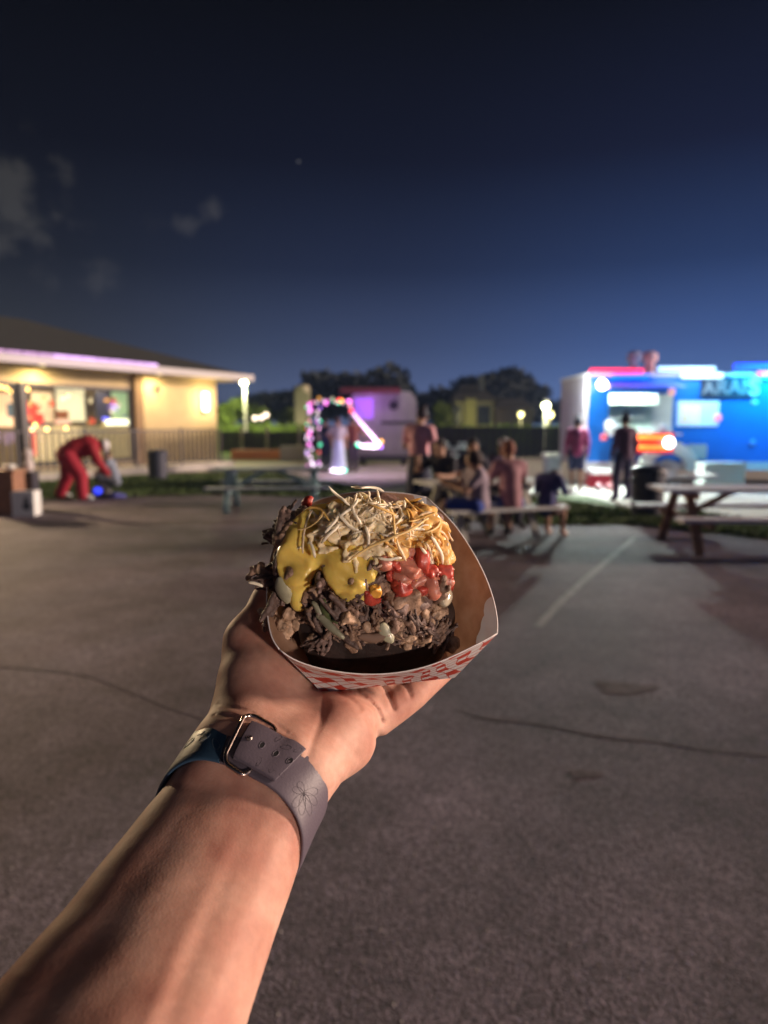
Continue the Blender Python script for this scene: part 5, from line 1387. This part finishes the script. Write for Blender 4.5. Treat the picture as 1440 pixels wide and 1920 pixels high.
for key, b0, b1 in walls:
    r_ = rim[key]; nseg = 28; ns = 8
    rp = np.array([K(*q) for q in r_]); tt = np.linspace(0, 1, len(rp)); tn = np.linspace(0, 1, nseg+1)
    rs_ = np.stack([np.interp(tn, tt, rp[:, k]) for k in range(3)], -1)
    for _ in range(2): rs_[1:-1] = (rs_[:-2]+rs_[1:-1]*2+rs_[2:])/4
    A_, B_ = (K(*bot[b0]), K(*bot[b1]))
    bs_ = np.stack([lerp(A_, B_, u) for u in tn])
    grid = np.stack([rs_*(1-v_)+bs_*v_ for v_ in np.linspace(0, 1, ns+1)])         # (ns+1, nseg+1, 3)
    # outward offset for the printed outer sheet
    for side in (1, 0):
        cn = np.cross(grid[0, -1]-grid[0, 0], grid[-1, 0]-grid[0, 0]); cn /= np.linalg.norm(cn)
        if cn@(grid.mean((0,1))-tc_in) < 0: cn = -cn
        gg = grid+cn*(.00035 if side else -.00005)
        vs = W(gg.reshape(-1, 3)); fs = []
        for i in range(ns):
            for k in range(nseg):
                fs.append((i*(nseg+1)+k, i*(nseg+1)+k+1, (i+1)*(nseg+1)+k+1, (i+1)*(nseg+1)+k))
        mb = MB().add(vs, fs)
        if side: o = part(names_[key], mb, M_check, tray, smooth=True, world=True); outer = o
        else: o = part('inner_sheet', mb, M_inner, outer, smooth=True, world=True)
        me = o.data; uvl = me.uv_layers.new(name='UVMap')
        lu = np.linalg.norm(np.diff(rs_, axis=0), axis=1); cu = np.concatenate([[0], np.cumsum(lu)])
        ht = np.linalg.norm(A_-rs_[0])*.5+np.linalg.norm(B_-rs_[-1])*.5
        for lp in me.loops:
            vi = lp.vertex_index; i, k = divmod(vi, nseg+1)
            uvl.data[lp.index].uv = (cu[k]+{'F':0,'R':.2,'B':.4,'L':.6}[key], i/ns*ht)
    cut = MB().tube(list(W(rs_)), .00042, 5)
    part('cut_edge', cut, mat('paper_edge', (.72,.66,.64), .7), outer, smooth=True, world=True)
q = [K(*bot[k]) for k in ('FL','FR','BR','BL')]
bm_ = MB().add(list(W(np.array(q)))+list(W(np.array(q)+np.array([0,-.0004,.0006]))), [(0,1,2,3),(7,6,5,4),(0,4,5,1),(1,5,6,2),(2,6,7,3),(3,7,4,0)])
part('base', bm_, M_inner, tray, world=True)
# folded corner flaps printed like the outside
a_, b_, c_ = K(*bot['FL'])+[-.0003,0,-.0006], K(524,1218,.3655)+[-.0006,0,-.0004], K(640,1262,.3618)+[0,0,-.0006]

# ================================================================== LOADED POTATO
wall_pl = []
_tc = np.array([0., (960-1110)/FPX*.40, .40])
for key, b0, b1 in walls:
    q0, q1 = K(*rim[key][0]), K(*rim[key][-1]); q2 = (K(*bot[b0])+K(*bot[b1]))/2
    n_ = np.cross(q1-q0, q2-q0); n_ /= np.linalg.norm(n_)
    if n_@(q2-_tc) < 0 and n_@(q0-_tc) < 0: n_ = -n_
    wall_pl.append((n_.astype(np.float32), float(n_@q0)))
_b = [K(*bot[k]) for k in ('FL','FR','BR','BL')]; n_ = np.cross(_b[1]-_b[0], _b[3]-_b[0]); n_ /= np.linalg.norm(n_)
if n_@(_b[0]-_tc) < 0: n_ = -n_
wall_pl.append((n_.astype(np.float32), float(n_@_b[0])))
def potatof(p):
    d = sd_ell(p, K(684,1160,.406), (.0560,.0370,.034))
    d = d+wob(p, 180, .0008, 5)+wob(p, 70, .0010, 6)
    for i, (n_, o_) in enumerate(wall_pl):
        if i != 2: d = -smin(-d, -((p@n_)-o_+.0022), .004)
    return d
def moundf(p):
    d = sd_ell(p, K(680,1070,.405), (.0435,.0400,.036))
    d = smin(d, sd_ell(p, K(700,1000,.412), (.0350,.0225,.028)), .012)
    d = smin(d, sd_ell(p, K(590,1010,.412), (.0200,.0180,.022)), .010)
    d = smin(d, sd_ell(p, K(560,1062,.400), (.0125,.0270,.022)), .008)
    d = smin(d, sd_ell(p, K(790,1040,.404), (.0155,.0270,.024)), .010)
    return d+wob(p, 260, .0016, 9)+wob(p, 620, .0006, 10)
def basef(p): return np.minimum(potatof(p)+.0005, moundf(p))
fd_loc = W(K(680,1180,.41))
food = thing('loaded_potato', 'baked potato piled with meat, cheese sauce, tomato and shredded cheese in the tray', 'food', fd_loc)
M_skinp = mat('potato_skin', (.030,.019,.017), .55, noise=.5, nscale=70, bump=.0010, bscale=160)
M_meatd = mat('meat_dark', (.20,.115,.085), .42, noise=.4, nscale=130, bump=.0009, bscale=420, spec=.6)
lo2, hi2 = K(480,1300,.34)-[.02,.01,.02], K(870,880,.46)+[.02,.01,.02]
link('potato', sdf_mesh('potato', lambda p: np.maximum(potatof(p), 0*p[..., 0]-1), np.array([-.075,-.095,.345]), np.array([.06,.02,.46]), .0016, M_skinp, True, fd_loc), food)
link('meat_filling', sdf_mesh('meat_filling', moundf, np.array([-.085,-.085,.345]), np.array([.055,.03,.46]), .0014, M_meatd, True, fd_loc), food)
PARTS_LOC = np.array(fd_loc)
def frame(n):
    a = np.cross(n, [0,1,.2]); a /= np.linalg.norm(a); b = np.cross(n, a); return a, b
class HMap:
    def __init__(s, fn, x0=470, x1=880, y0=890, y1=1240, st=3):
        s.x0, s.y0, s.st = x0, y0, st
        gx, gy = np.meshgrid(np.arange(x0, x1, st, dtype=float), np.arange(y0, y1, st, dtype=float))
        q, ok = march(fn, gx, gy, .31, 34)
        s.z = np.where(ok, q[..., 2], np.nan); s.n = np.where(ok[..., None], grad(fn, q), np.nan)
    def __call__(s, x, y):
        i = np.clip(np.round((np.asarray(y)-s.y0)/s.st).astype(int), 0, s.z.shape[0]-1); j = np.clip(np.round((np.asarray(x)-s.x0)/s.st).astype(int), 0, s.z.shape[1]-1)
        z_ = s.z[i, j]; n_ = s.n[i, j]
        q = np.stack([(x-720)/FPX, (960-y)/FPX, np.ones_like(x)], -1)*z_[..., None]
        return q, n_, ~np.isnan(z_)
HB = HMap(basef)
# meat chunk variants
def chunk_mesh(seed, m, kind=0):
    g = np.random.default_rng(seed); r = g.uniform(.6, 1.25, 3)*.0044
    if kind == 2: r = np.array([.0052,.0042,.0017])*g.uniform(.8,1.2,3)
    segs = []
    for k in range(5):
        y, z_ = g.normal(0, .0016, 2); l_ = g.uniform(.005, .0088); b1 = g.normal(0, .0012, 2); x_ = g.normal(0, .0012)
        segs.append(((x_-l_, y, z_), (x_, y+b1[0], z_+b1[1]), (x_+l_, y+g.normal(0,.0012), z_+g.normal(0,.0012)), g.uniform(.0009,.0019)))
    def f(p):
        if kind == 1:
            d = None
            for a_, b_, c_, r_ in segs:
                e_ = np.minimum(sd_cone(p, a_, b_, r_*.7, r_), sd_cone(p, b_, c_, r_, r_*.6)); d = e_ if d is None else smin(d, e_, .0006)
            return d+wob(p, 1500, .00028, seed)
        d = sd_ell(p, (0,0,0), r)
        return d+wob(p, 520, .0011, seed)+wob(p, 1200, .0005, seed+50)+wob(p, 2400, .00014, seed+90)
    v, fc = surface(f, np.array([-.0115]*3), np.array([.0115]*3), .00062)
    fc = orient(v, fc)
    return mesh('chunk', v, fc, m, True)
meats = [mat('meat_%d' % i, c, .52, noise=.5, nscale=330, bump=.0006, bscale=900, spec=.35) for i, c in enumerate([(.21,.130,.092),(.29,.18,.12),(.13,.085,.07),(.37,.24,.155),(.19,.125,.105),(.44,.29,.19)])]
chunks = [chunk_mesh(20+i, meats[i % 6], (1,0,1,2)[i % 4]) for i in range(20)]
def place(name, me, pos_cam, n_cam, scale, spin=None, parent=food, tilt=.35, lift=0.0):
    o = bpy.data.objects.new(name, me); COL.objects.link(o); o.parent = parent
    n_ = n_cam+rng.normal(size=3)*tilt; n_ /= np.linalg.norm(n_)
    wn = n_[0]*AX+n_[1]*AU+n_[2]*AF
    z_ = Vector(wn); x_ = z_.orthogonal().normalized(); x_ = Matrix.Rotation(spin if spin is not None else random.uniform(0, 6.28), 3, z_) @ x_; y_ = z_.cross(x_)
    M = Matrix((x_, y_, z_)).transposed().to_4x4()
    M.translation = Vector(W(pos_cam+n_cam*lift)-PARTS_LOC)
    o.matrix_local = M @ Matrix.Diagonal((*([scale]*3 if not hasattr(scale, '__len__') else scale), 1))
    return o
def scatter(n, region, rejects=()):
    P = []
    while len(P) < n:
        x, y = random.uniform(region[0], region[2]), random.uniform(region[1], region[3])
        if any(a <= x <= c and b <= y <= d for a, b, c, d in rejects): continue
        P.append((x, y))
    return np.array(P)
def onmound(P, fn=basef):
    q, n_, ok = HB(P[:, 0], P[:, 1]); return q[ok], n_[ok], P[ok]
random.seed(11)
for region, n, sc_ in (((585,1095,835,1205), 150, (.6,1.15)), ((500,965,560,1160), 44, (.7,1.3)), ((520,930,600,1010), 16, (.7,1.2)), ((600,1060,700,1120), 14, (.7,1.1)), ((690,1020,760,1100), 16, (.6,1.0)), ((560,1110,620,1170), 12, (.7,1.2))):
    q, n_, pp = onmound(scatter(n, region))
    for a, b in zip(q, n_):
        place('meat_piece', random.choice(chunks), a, b, random.uniform(*sc_), lift=random.uniform(-.0005,.0022))
for px, py, d_, s_ in ((492,1078,.392,1.3),(486,1068,.394,.9),(500,1088,.391,1.0),(510,1150,.381,1.1),(498,1146,.382,.7),(524,1168,.382,1.1),(514,998,.415,.8),(540,968,.42,1.2),(535,1180,.385,1.2),(548,1160,.385,1.3),(522,1020,.405,1.2),(520,1060,.398,1.1)):
    place('meat_piece', random.choice(chunks), K(px, py, d_), np.array([-.4,.2,-.9]), s_)
for px, py, s_ in ((782,1128,2.0),(800,1112,1.7),(765,1142,1.9),(795,1150,1.7),(735,1150,1.4),(640,1142,1.5),(665,1150,1.4),(690,1175,1.6),(722,1178,1.4),(655,1125,1.3),(608,1082,1.3)):
    q, n_, _ = onmound(np.array([[px, py]], float))
    if len(q): place('meat_piece', chunks[(int(px)+int(py)) % 20], q[0], n_[0], s_, lift=.002)
# onion and pepper slices (curved strips)
M_onion = mat('cooked_onion', (.42,.40,.27), .3, noise=.15, nscale=120, spec=.6, sss=.2, sssr=(.003,.003,.002))
M_green = mat('green_pepper', (.085,.115,.045), .3, noise=.2, nscale=150, spec=.6)
def sliver(name, pts_px, wd, th, m, lift=.003, fn=basef):
    P = np.array(pts_px, float)
    tt = np.linspace(0, 1, len(P)); tn = np.linspace(0, 1, 14); Q = np.stack([np.interp(tn, tt, P[:, k]) for k in (0, 1)], -1)
    q, ok = march(fn, Q[:, 0], Q[:, 1], .3); n_ = grad(fn, q)
    q[:, 2] = np.convolve(np.pad(q[:, 2], 2, 'edge'), np.ones(5)/5, 'valid'); C_ = q+n_*lift
    vs = []; fs = []
    for i in range(14):
        tg = C_[min(i+1, 13)]-C_[max(i-1, 0)]; tg /= np.linalg.norm(tg)+1e-9; sd_ = np.cross(n_[i], tg); sd_ /= np.linalg.norm(sd_)+1e-9
        e_ = math.sin(math.pi*(i+.6)/14.2)**.5*wd/2
        for k in range(8):
            a = 2*math.pi*k/8; vs.append(W(C_[i]+sd_*math.cos(a)*e_+n_[i]*math.sin(a)*th/2))
    for i in range(13):
        for k in range(8):
            l = (k+1) % 8; fs.append((i*8+k, i*8+l, (i+1)*8+l, (i+1)*8+k))
    fs += [tuple(range(8))[::-1], tuple(13*8+k for k in range(8))]
    return part(name, MB().add(vs, fs), m, food, smooth=True, world=True)
sliver('onion_slice', [(536,1080),(540,1098),(548,1118)], .011, .004, M_onion, .005)
sliver('onion_slice', [(716,1165),(722,1185),(735,1196)], .0075, .003, M_onion, .004)
sliver('pepper_slice', [(598,1122),(606,1150),(625,1172),(648,1190)], .0050, .003, mat('pepper_edge', (.26,.25,.17), .35, noise=.2, nscale=100), .006)
sliver('pepper_slice', [(612,1120),(622,1145),(640,1165)], .006, .002, M_green, .006)
sliver('onion_slice', [(815,1106),(824,1122),(818,1140)], .010, .005, mat('glossy_fat', (.42,.36,.26), .12, spec=.8), .006)
sliver('onion_slice', [(672,1188),(700,1192),(730,1186)], .006, .003, mat('meat_slice', (.22,.14,.10), .4), .004)
sliver('pepper_slice', [(520,1175),(535,1200),(555,1218)], .0055, .002, mat('pale_green', (.22,.22,.14), .4), .002)
# tomato pieces
M_tom = mat('tomato', (.44,.060,.040), .36, noise=.35, nscale=190, spec=.5, sss=.35, sssr=(.006,.002,.001), bump=.0004, bscale=300)
M_pink = mat('tomato_flesh', (.52,.19,.13), .38, noise=.3, nscale=260, spec=.5, sss=.35, sssr=(.006,.002,.001))
def wedge_mesh(seed, m):
    g = np.random.default_rng(seed); b_ = g.uniform(.65, 1.15, 3)*.0046
    Nn = [v/np.linalg.norm(v) for v in g.normal(size=(5, 3))]
    def f(p):
        d = sd_ell(p, (0,0,0), b_*1.25)
        for i, nn_ in enumerate(Nn): 
            e_ = (p@nn_.astype(np.float32))-b_.mean()*(.55+.12*i); d = -smin(-d, -e_, .0008)
        return d+wob(p, 900, .00030, seed)+wob(p, 2200, .00012, seed)
    v, fc = surface(f, np.array([-.0105]*3), np.array([.0105]*3), .0007)
    return mesh('wedge', v, orient(v, fc), m, True)
toms = [wedge_mesh(70+i, M_tom if i % 3 else M_pink) for i in range(8)]
random.seed(4)
for px, py, s_ in ((750,1078,1.2),(768,1062,1.5),(790,1072,1.4),(812,1092,1.5),(800,1085,1.2),(776,1092,1.3),(752,1094,1.6),(742,1100,1.3),(824,1078,1.3),(760,1048,1.2),(734,1060,1.0),(718,1052,.9),(786,1050,1.3),(826,1100,1.2),(738,1112,1.0),(758,1070,.9),(772,1080,.8),(746,1086,.9),(806,1072,1.0),(818,1088,1.0),(760,1104,1.0),(784,1104,.9),(728,1074,.7),(764,1050,.8),(798,1100,1.0),(812,1106,.9),(742,1066,.8)):
    q, n_, _ = onmound(np.array([[px, py]], float))
    if len(q): place('tomato_piece', random.choice(toms), q[0], n_[0], s_*1.05, lift=.0035)
for px, py, s_ in ((586,932,.9),(598,926,.8),(580,945,.8),(604,934,.7),(548,1014,.8),(556,1018,.7),(538,1028,.6),(694,1112,1.2),(690,1104,.9)):
    q, n_, _ = onmound(np.array([[px, py+ (6 if py < 950 else 0)]], float))
    if len(q): place('tomato_piece', random.choice(toms), q[0], n_[0], s_, lift=.003)
M_org = mat('orange_pepper', (.75,.36,.06), .3, spec=.6)
for px, py, s_ in ((702,1100,.85),(778,1078,.55),(640,985,.5)):
    q, n_, _ = onmound(np.array([[px, py]], float))
    if len(q): place('pepper_piece', wedge_mesh(90+int(px), M_org), q[0], n_[0], s_, lift=.0055)

# cheese sauce: one thick poured blob hugging the mound
saucepts = [(560,1030,26),(590,1000,24),(625,985,26),(665,985,26),(700,1000,24),(600,1035,30),(645,1035,32),(690,1035,28),(560,1060,24),(545,1052,18),(560,1078,17),(672,1070,25),(650,1085,25),(668,1092,20),(635,1070,20),(715,1030,20),(580,985,20),(735,1015,18),(556,1000,16),(640,962,24),(680,965,22),(602,972,20),(712,978,20),(725,1003,24),(742,1032,13),(684,1100,17),(660,1102,17),(540,1040,13),(548,1070,15)]
sq, sok = march(basef, np.array([s[0] for s in saucepts], float), np.array([s[1] for s in saucepts], float), .3); sn = grad(basef, sq)
dq, _ = march(basef, np.array([560.,564,566,568]), np.array([1080.,1102,1116,1126]), .3); dn = grad(basef, dq)
def saucef(p):
    d = None
    for (x, y, r), q_, n_ in zip(saucepts, sq, sn):
        rr_ = r*.395/FPX; e_ = sd_ell(p, q_+n_*.0010, (rr_*1.05, rr_*1.05, .0078))
        d = e_ if d is None else smin(d, e_, .008)
    d = np.maximum(d, basef(p)-.0064)
    for i in range(3): d = smin(d, sd_cone(p, dq[i]+dn[i]*.002, dq[i+1]+dn[i+1]*.002, .0056-.0003*i, .0054-.0002*i), .004)
    return d+wob(p, 240, .00045, 31)
M_sauce = mat('cheese_sauce', (.82,.58,.13), .32, spec=.5, noise=.22, nscale=55, sss=.45, sssr=(.007,.005,.002), coat=.12, bump=.0003, bscale=160)
link('cheese_sauce', sdf_mesh('cheese_sauce', saucef, np.array([-.075,-.075,.34]), np.array([.02,.02,.44]), .0011, M_sauce, True, fd_loc), food)
def topf(p): return np.minimum(basef(p), saucef(p))
# melted orange cheese patch on the right
cheesepts = [(770,985,24),(800,985,24),(820,1010,22),(832,1045,18),(838,1080,14),(800,1015,24),(770,1010,22),(838,1100,9),(745,985,22),(740,1000,16),(815,1035,16)]
cq, _ = march(basef, np.array([s[0] for s in cheesepts], float), np.array([s[1] for s in cheesepts], float), .3); cn_ = grad(basef, cq)
def cheesef(p):
    d = None
    for (x, y, r), q_, n_ in zip(cheesepts, cq, cn_):
        rr_ = r*.395/FPX; e_ = sd_ell(p, q_+n_*.001, (rr_*1.05, rr_*1.05, .0065)); d = e_ if d is None else smin(d, e_, .004)
    return np.maximum(d, basef(p)-.0052)+wob(p, 500, .0009, 41)
M_ched = mat('melted_cheddar', (.72,.38,.08), .38, noise=.22, nscale=120, sss=.25, sssr=(.005,.003,.001), bump=.0008, bscale=260)
link('melted_cheese', sdf_mesh('melted_cheese', cheesef, np.array([-.01,-.06,.34]), np.array([.055,.02,.45]), .0011, M_ched, True, fd_loc), food)
def allf(p): return np.minimum(topf(p), cheesef(p))
# shreds
M_wsh = [mat('white_shred_%d' % i, c, .42, sss=.3, sssr=(.004,.003,.0025), noise=.08, nscale=200) for i, c in enumerate([(.88,.72,.48),(.84,.66,.42),(.90,.78,.58),(.80,.60,.38)])]
M_osh = [mat('orange_shred_%d' % i, c, .42, sss=.3, sssr=(.005,.003,.001), noise=.1, nscale=200) for i, c in enumerate([(.70,.40,.12),(.74,.48,.20),(.62,.33,.09),(.74,.54,.34)])]
HA = HMap(allf)
def ribbon(C_, Nn, wd, th):
    n_ = len(C_); vs = []; fs = []; m = 6
    for i in range(n_):
        tg = C_[min(i+1, n_-1)]-C_[max(i-1, 0)]; tg /= np.linalg.norm(tg)+1e-9
        sd_ = np.cross(Nn, tg); sd_ /= np.linalg.norm(sd_)+1e-9; up_ = np.cross(tg, sd_)
        e_ = (.45 if i in (0, n_-1) else 1)*random.uniform(.88, 1.1)
        for k in range(m):
            a = 2*math.pi*(k+.5)/m; vs.append(C_[i]+sd_*math.cos(a)*wd/2*e_+up_*math.sin(a)*th/2*e_)
    for i in range(n_-1):
        for k in range(m):
            l = (k+1) % m; fs.append((i*m+k, i*m+l, (i+1)*m+l, (i+1)*m+k))
    fs += [tuple(range(m))[::-1], tuple((n_-1)*m+k for k in range(m))]
    return MB().add(list(W(np.array(vs))), fs)
def shred(name, px, py, ang_, ln, wd, m, lift=.002, curl=None, endlift=None):
    n_ = 8; curl = random.uniform(-2.2, 2.2) if curl is None else curl
    x, y, a = px, py, ang_; st_ = ln/.395*FPX/n_; P = []
    for i in range(n_): P.append((x, y)); x += math.cos(a)*st_; y += math.sin(a)*st_; a += curl/n_+random.uniform(-.2,.2)
    P = np.array(P); P -= P.mean(0)-np.array([px, py])
    q, nn_, ok = HA(P[:, 0], P[:, 1])
    if ok.sum() < 5: return None
    z_ = np.where(ok, q[:, 2], np.nan); c_ = np.nanmin(z_); z_ = np.where(np.isnan(z_), c_+.008, z_); z_ = np.minimum(z_, c_+.010)
    co = np.polyfit(np.arange(n_), z_, 3); zz_ = np.minimum(np.polyval(co, np.arange(n_)), z_+.0006)
    C_ = np.stack([(P[:, 0]-720)/FPX, (960-P[:, 1])/FPX, np.ones(n_)], -1)*zz_[:, None]
    g_ = np.nanmean(nn_, axis=0); g_ /= np.linalg.norm(g_)
    el = random.uniform(-.0014, .0004) if endlift is None else endlift
    C_ = C_+g_*lift+g_*(np.linspace(-1,1,n_)**2)[:, None]*el
    return part(name, ribbon(C_, g_+rng.normal(size=3)*.3, wd, min(wd*.6, .0013)), m, food, smooth=True, world=True)
# bed of half-melted pale cheese under the loose shreds
bedpts = [(600,962,22),(625,945,24),(655,938,24),(690,935,24),(725,938,24),(755,950,24),(785,968,20),(640,970,24),(680,970,26),(720,970,24),(755,985,20),(590,985,16),(665,990,18),(705,992,16)]
def fused(seed, n, pick, r0, r1, hm, k=.0013):
    g = random.Random(seed); segs = []
    while len(segs) < n:
        x, y = pick(g)
        if x is None: continue
        a = g.uniform(-1.1, 1.1)+(1.3 if g.random() < .2 else 0); cu = g.uniform(-.5,.5); P = []
        st_ = g.uniform(8, 15)
        for i in range(4): P.append((x, y)); x += math.cos(a)*st_; y += math.sin(a)*st_; a += cu
        P = np.array(P, float); q, n_, ok = hm(P[:, 0], P[:, 1])
        if not ok.all() or np.ptp(q[:, 2]) > .012: continue
        segs.append((q+n_*(g.uniform(.0006, .0040) if y < 1012 else g.uniform(-.0006, .0004)), g.uniform(r0, r1)))
    def f(p):
        d = None
        for q, r in segs:
            lo_, hi_ = q.min(0)-.004, q.max(0)+.004
            for i in range(3):
                e_ = sd_cone(p, q[i], q[i+1], r*(.8 if i == 0 else 1), r*(.7 if i == 2 else 1)); d = e_ if d is None else smin(d, e_, k)
        return d+wob(p, 900, .0004, seed)+wob(p, 2000, .00018, seed+1)
    return f
def pickw(g):
    x = g.gauss(680, 60); y = g.uniform(926, 1010) if g.random() > .16 else g.uniform(1005, 1045)
    if (y > 1010 and x > 715) or x < 572 or x > 822 or y < 934+((x-680)/140)**2*60: return None, None
    return x, y
def picko(g):
    x = g.uniform(735, 838); y = g.uniform(940, 1095)
    if y < 934+max(0, x-745)**1.5*.065 or (x < 795 and y > 1035) or (x < 822 and y > 1065): return None, None
    return x, y
HS = HMap(topf, 540, 870, 905, 1075)
bed_n = fused(5, 170, pickw, .0008, .0015, HS, .0013)
link('fused_cheese', sdf_mesh('fused_cheese', bed_n, np.array([-.056,-.036,.34]), np.array([.04,.02,.45]), .00085, mat('pale_melted', (.88,.70,.42), .42, noise=.22, nscale=170, sss=.3, sssr=(.004,.003,.002), bump=.0004, bscale=300), True, fd_loc), food)
bed_o = fused(8, 80, picko, .0008, .0015, HA, .0024)
link('fused_cheese', sdf_mesh('fused_cheese', bed_o, np.array([-.002,-.056,.34]), np.array([.055,.012,.45]), .00085, mat('orange_melted', (.72,.42,.13), .42, noise=.2, nscale=170, sss=.3, sssr=(.005,.003,.001), bump=.0004, bscale=300), True, fd_loc), food)
def all2(p): return np.minimum(np.minimum(allf(p), bed_n(p)), bed_o(p))
HA = HMap(all2, 540, 870, 905, 1130)
random.seed(21)
cnt = 0
def topcurve(x): return 928+((x-680)/140)**2*62 if x < 820 else 985
while cnt < 75:                                        # pale shreds over the crown of the pile
    x = random.gauss(682, 58); y = random.uniform(918, 1012)
    if x < 568 or x > 830 or y < topcurve(x)+3 or y > 1012-abs(x-690)*.1: continue
    if shred('white_cheese_shred', x, y, random.uniform(-.9,.9)+(math.pi/2 if random.random() < .25 else 0), random.uniform(.007,.018), random.uniform(.0010,.0019), random.choice(M_wsh), random.uniform(.0000,.0010)): cnt += 1
cnt = 0
while cnt < 30:
    x = random.uniform(725, 846); y = random.uniform(935, 1108)
    if y < 922+max(0, x-745)**1.5*.062 or (x < 800 and y > 1045) or (x < 825 and y > 1070): continue
    if x < 760 and random.random() < .5: continue
    if shred('orange_cheese_shred', x, y, random.uniform(-1.2,1.2)+(1.2 if x > 810 else .2), random.uniform(.007,.017), random.uniform(.0011,.0021), random.choice(M_osh), random.uniform(.0000,.0012)): cnt += 1
for px, py, a, l_, c_, m in ((725,1012,-.62,.060,-.15,1),(790,978,-.12,.020,.2,0),(735,985,1.05,.022,.5,1),(748,1030,1.5,.016,-.4,3),(590,985,2.0,.022,.9,1),(600,965,-.3,.018,1.6,0),(575,1000,2.1,.030,-.2,3),(760,945,-.2,.02,.1,0),(715,960,.3,.02,.2,0)):
    shred('orange_cheese_shred', px, py, a, l_, .0016, M_osh[m], .0034, c_)
for px, py, a, l_, c_ in ((655,985,1.1,.018,-.4),(692,1008,1.2,.016,.5),(625,985,1.9,.016,.2),(690,925,.15,.022,.3),(820,1030,.9,.02,.3),(800,1038,.8,.016,.2),(655,955,2.0,.018,.7),(640,938,.9,.02,.3),(590,1030,1.0,.012,.3),(730,1045,.2,.016,.3),(620,1000,2.2,.018,.2),(668,968,1.3,.014,-.5),(488,1092,.1,.010,.2)):
    shred('white_cheese_shred', px, py, a, l_, .0019, M_wsh[2], .0034, c_)
for px, py, a in ((842,1148,1.45),(838,1195,1.5)):      # stray shreds stuck to the tray wall
    C_ = [K(px+3*math.sin(t_*2), py-22+44*t_, .398) for t_ in np.linspace(0, 1, 6)]
    part('white_cheese_shred', MB().tube([tuple(W(c)) for c in C_], .0007, 5), M_wsh[1], food, smooth=True, world=True)

# ================================================================== NIGHT AIR
hz = MB().box((0, 60, 4.0), (260, 190, 10.4))
hm = bpy.data.materials.new('night_haze'); hm.use_nodes = True; t = hm.node_tree; t.nodes.clear()
pv = N(t, 'ShaderNodeVolumePrincipled'); pv.inputs['Color'].default_value = (.35,.52,1,1); pv.inputs['Density'].default_value = .0007; pv.inputs['Anisotropy'].default_value = .2
o_ = N(t, 'ShaderNodeOutputMaterial'); t.links.new(pv.outputs[0], o_.inputs['Volume'])
struct('haze', hz, hm, kind='stuff')
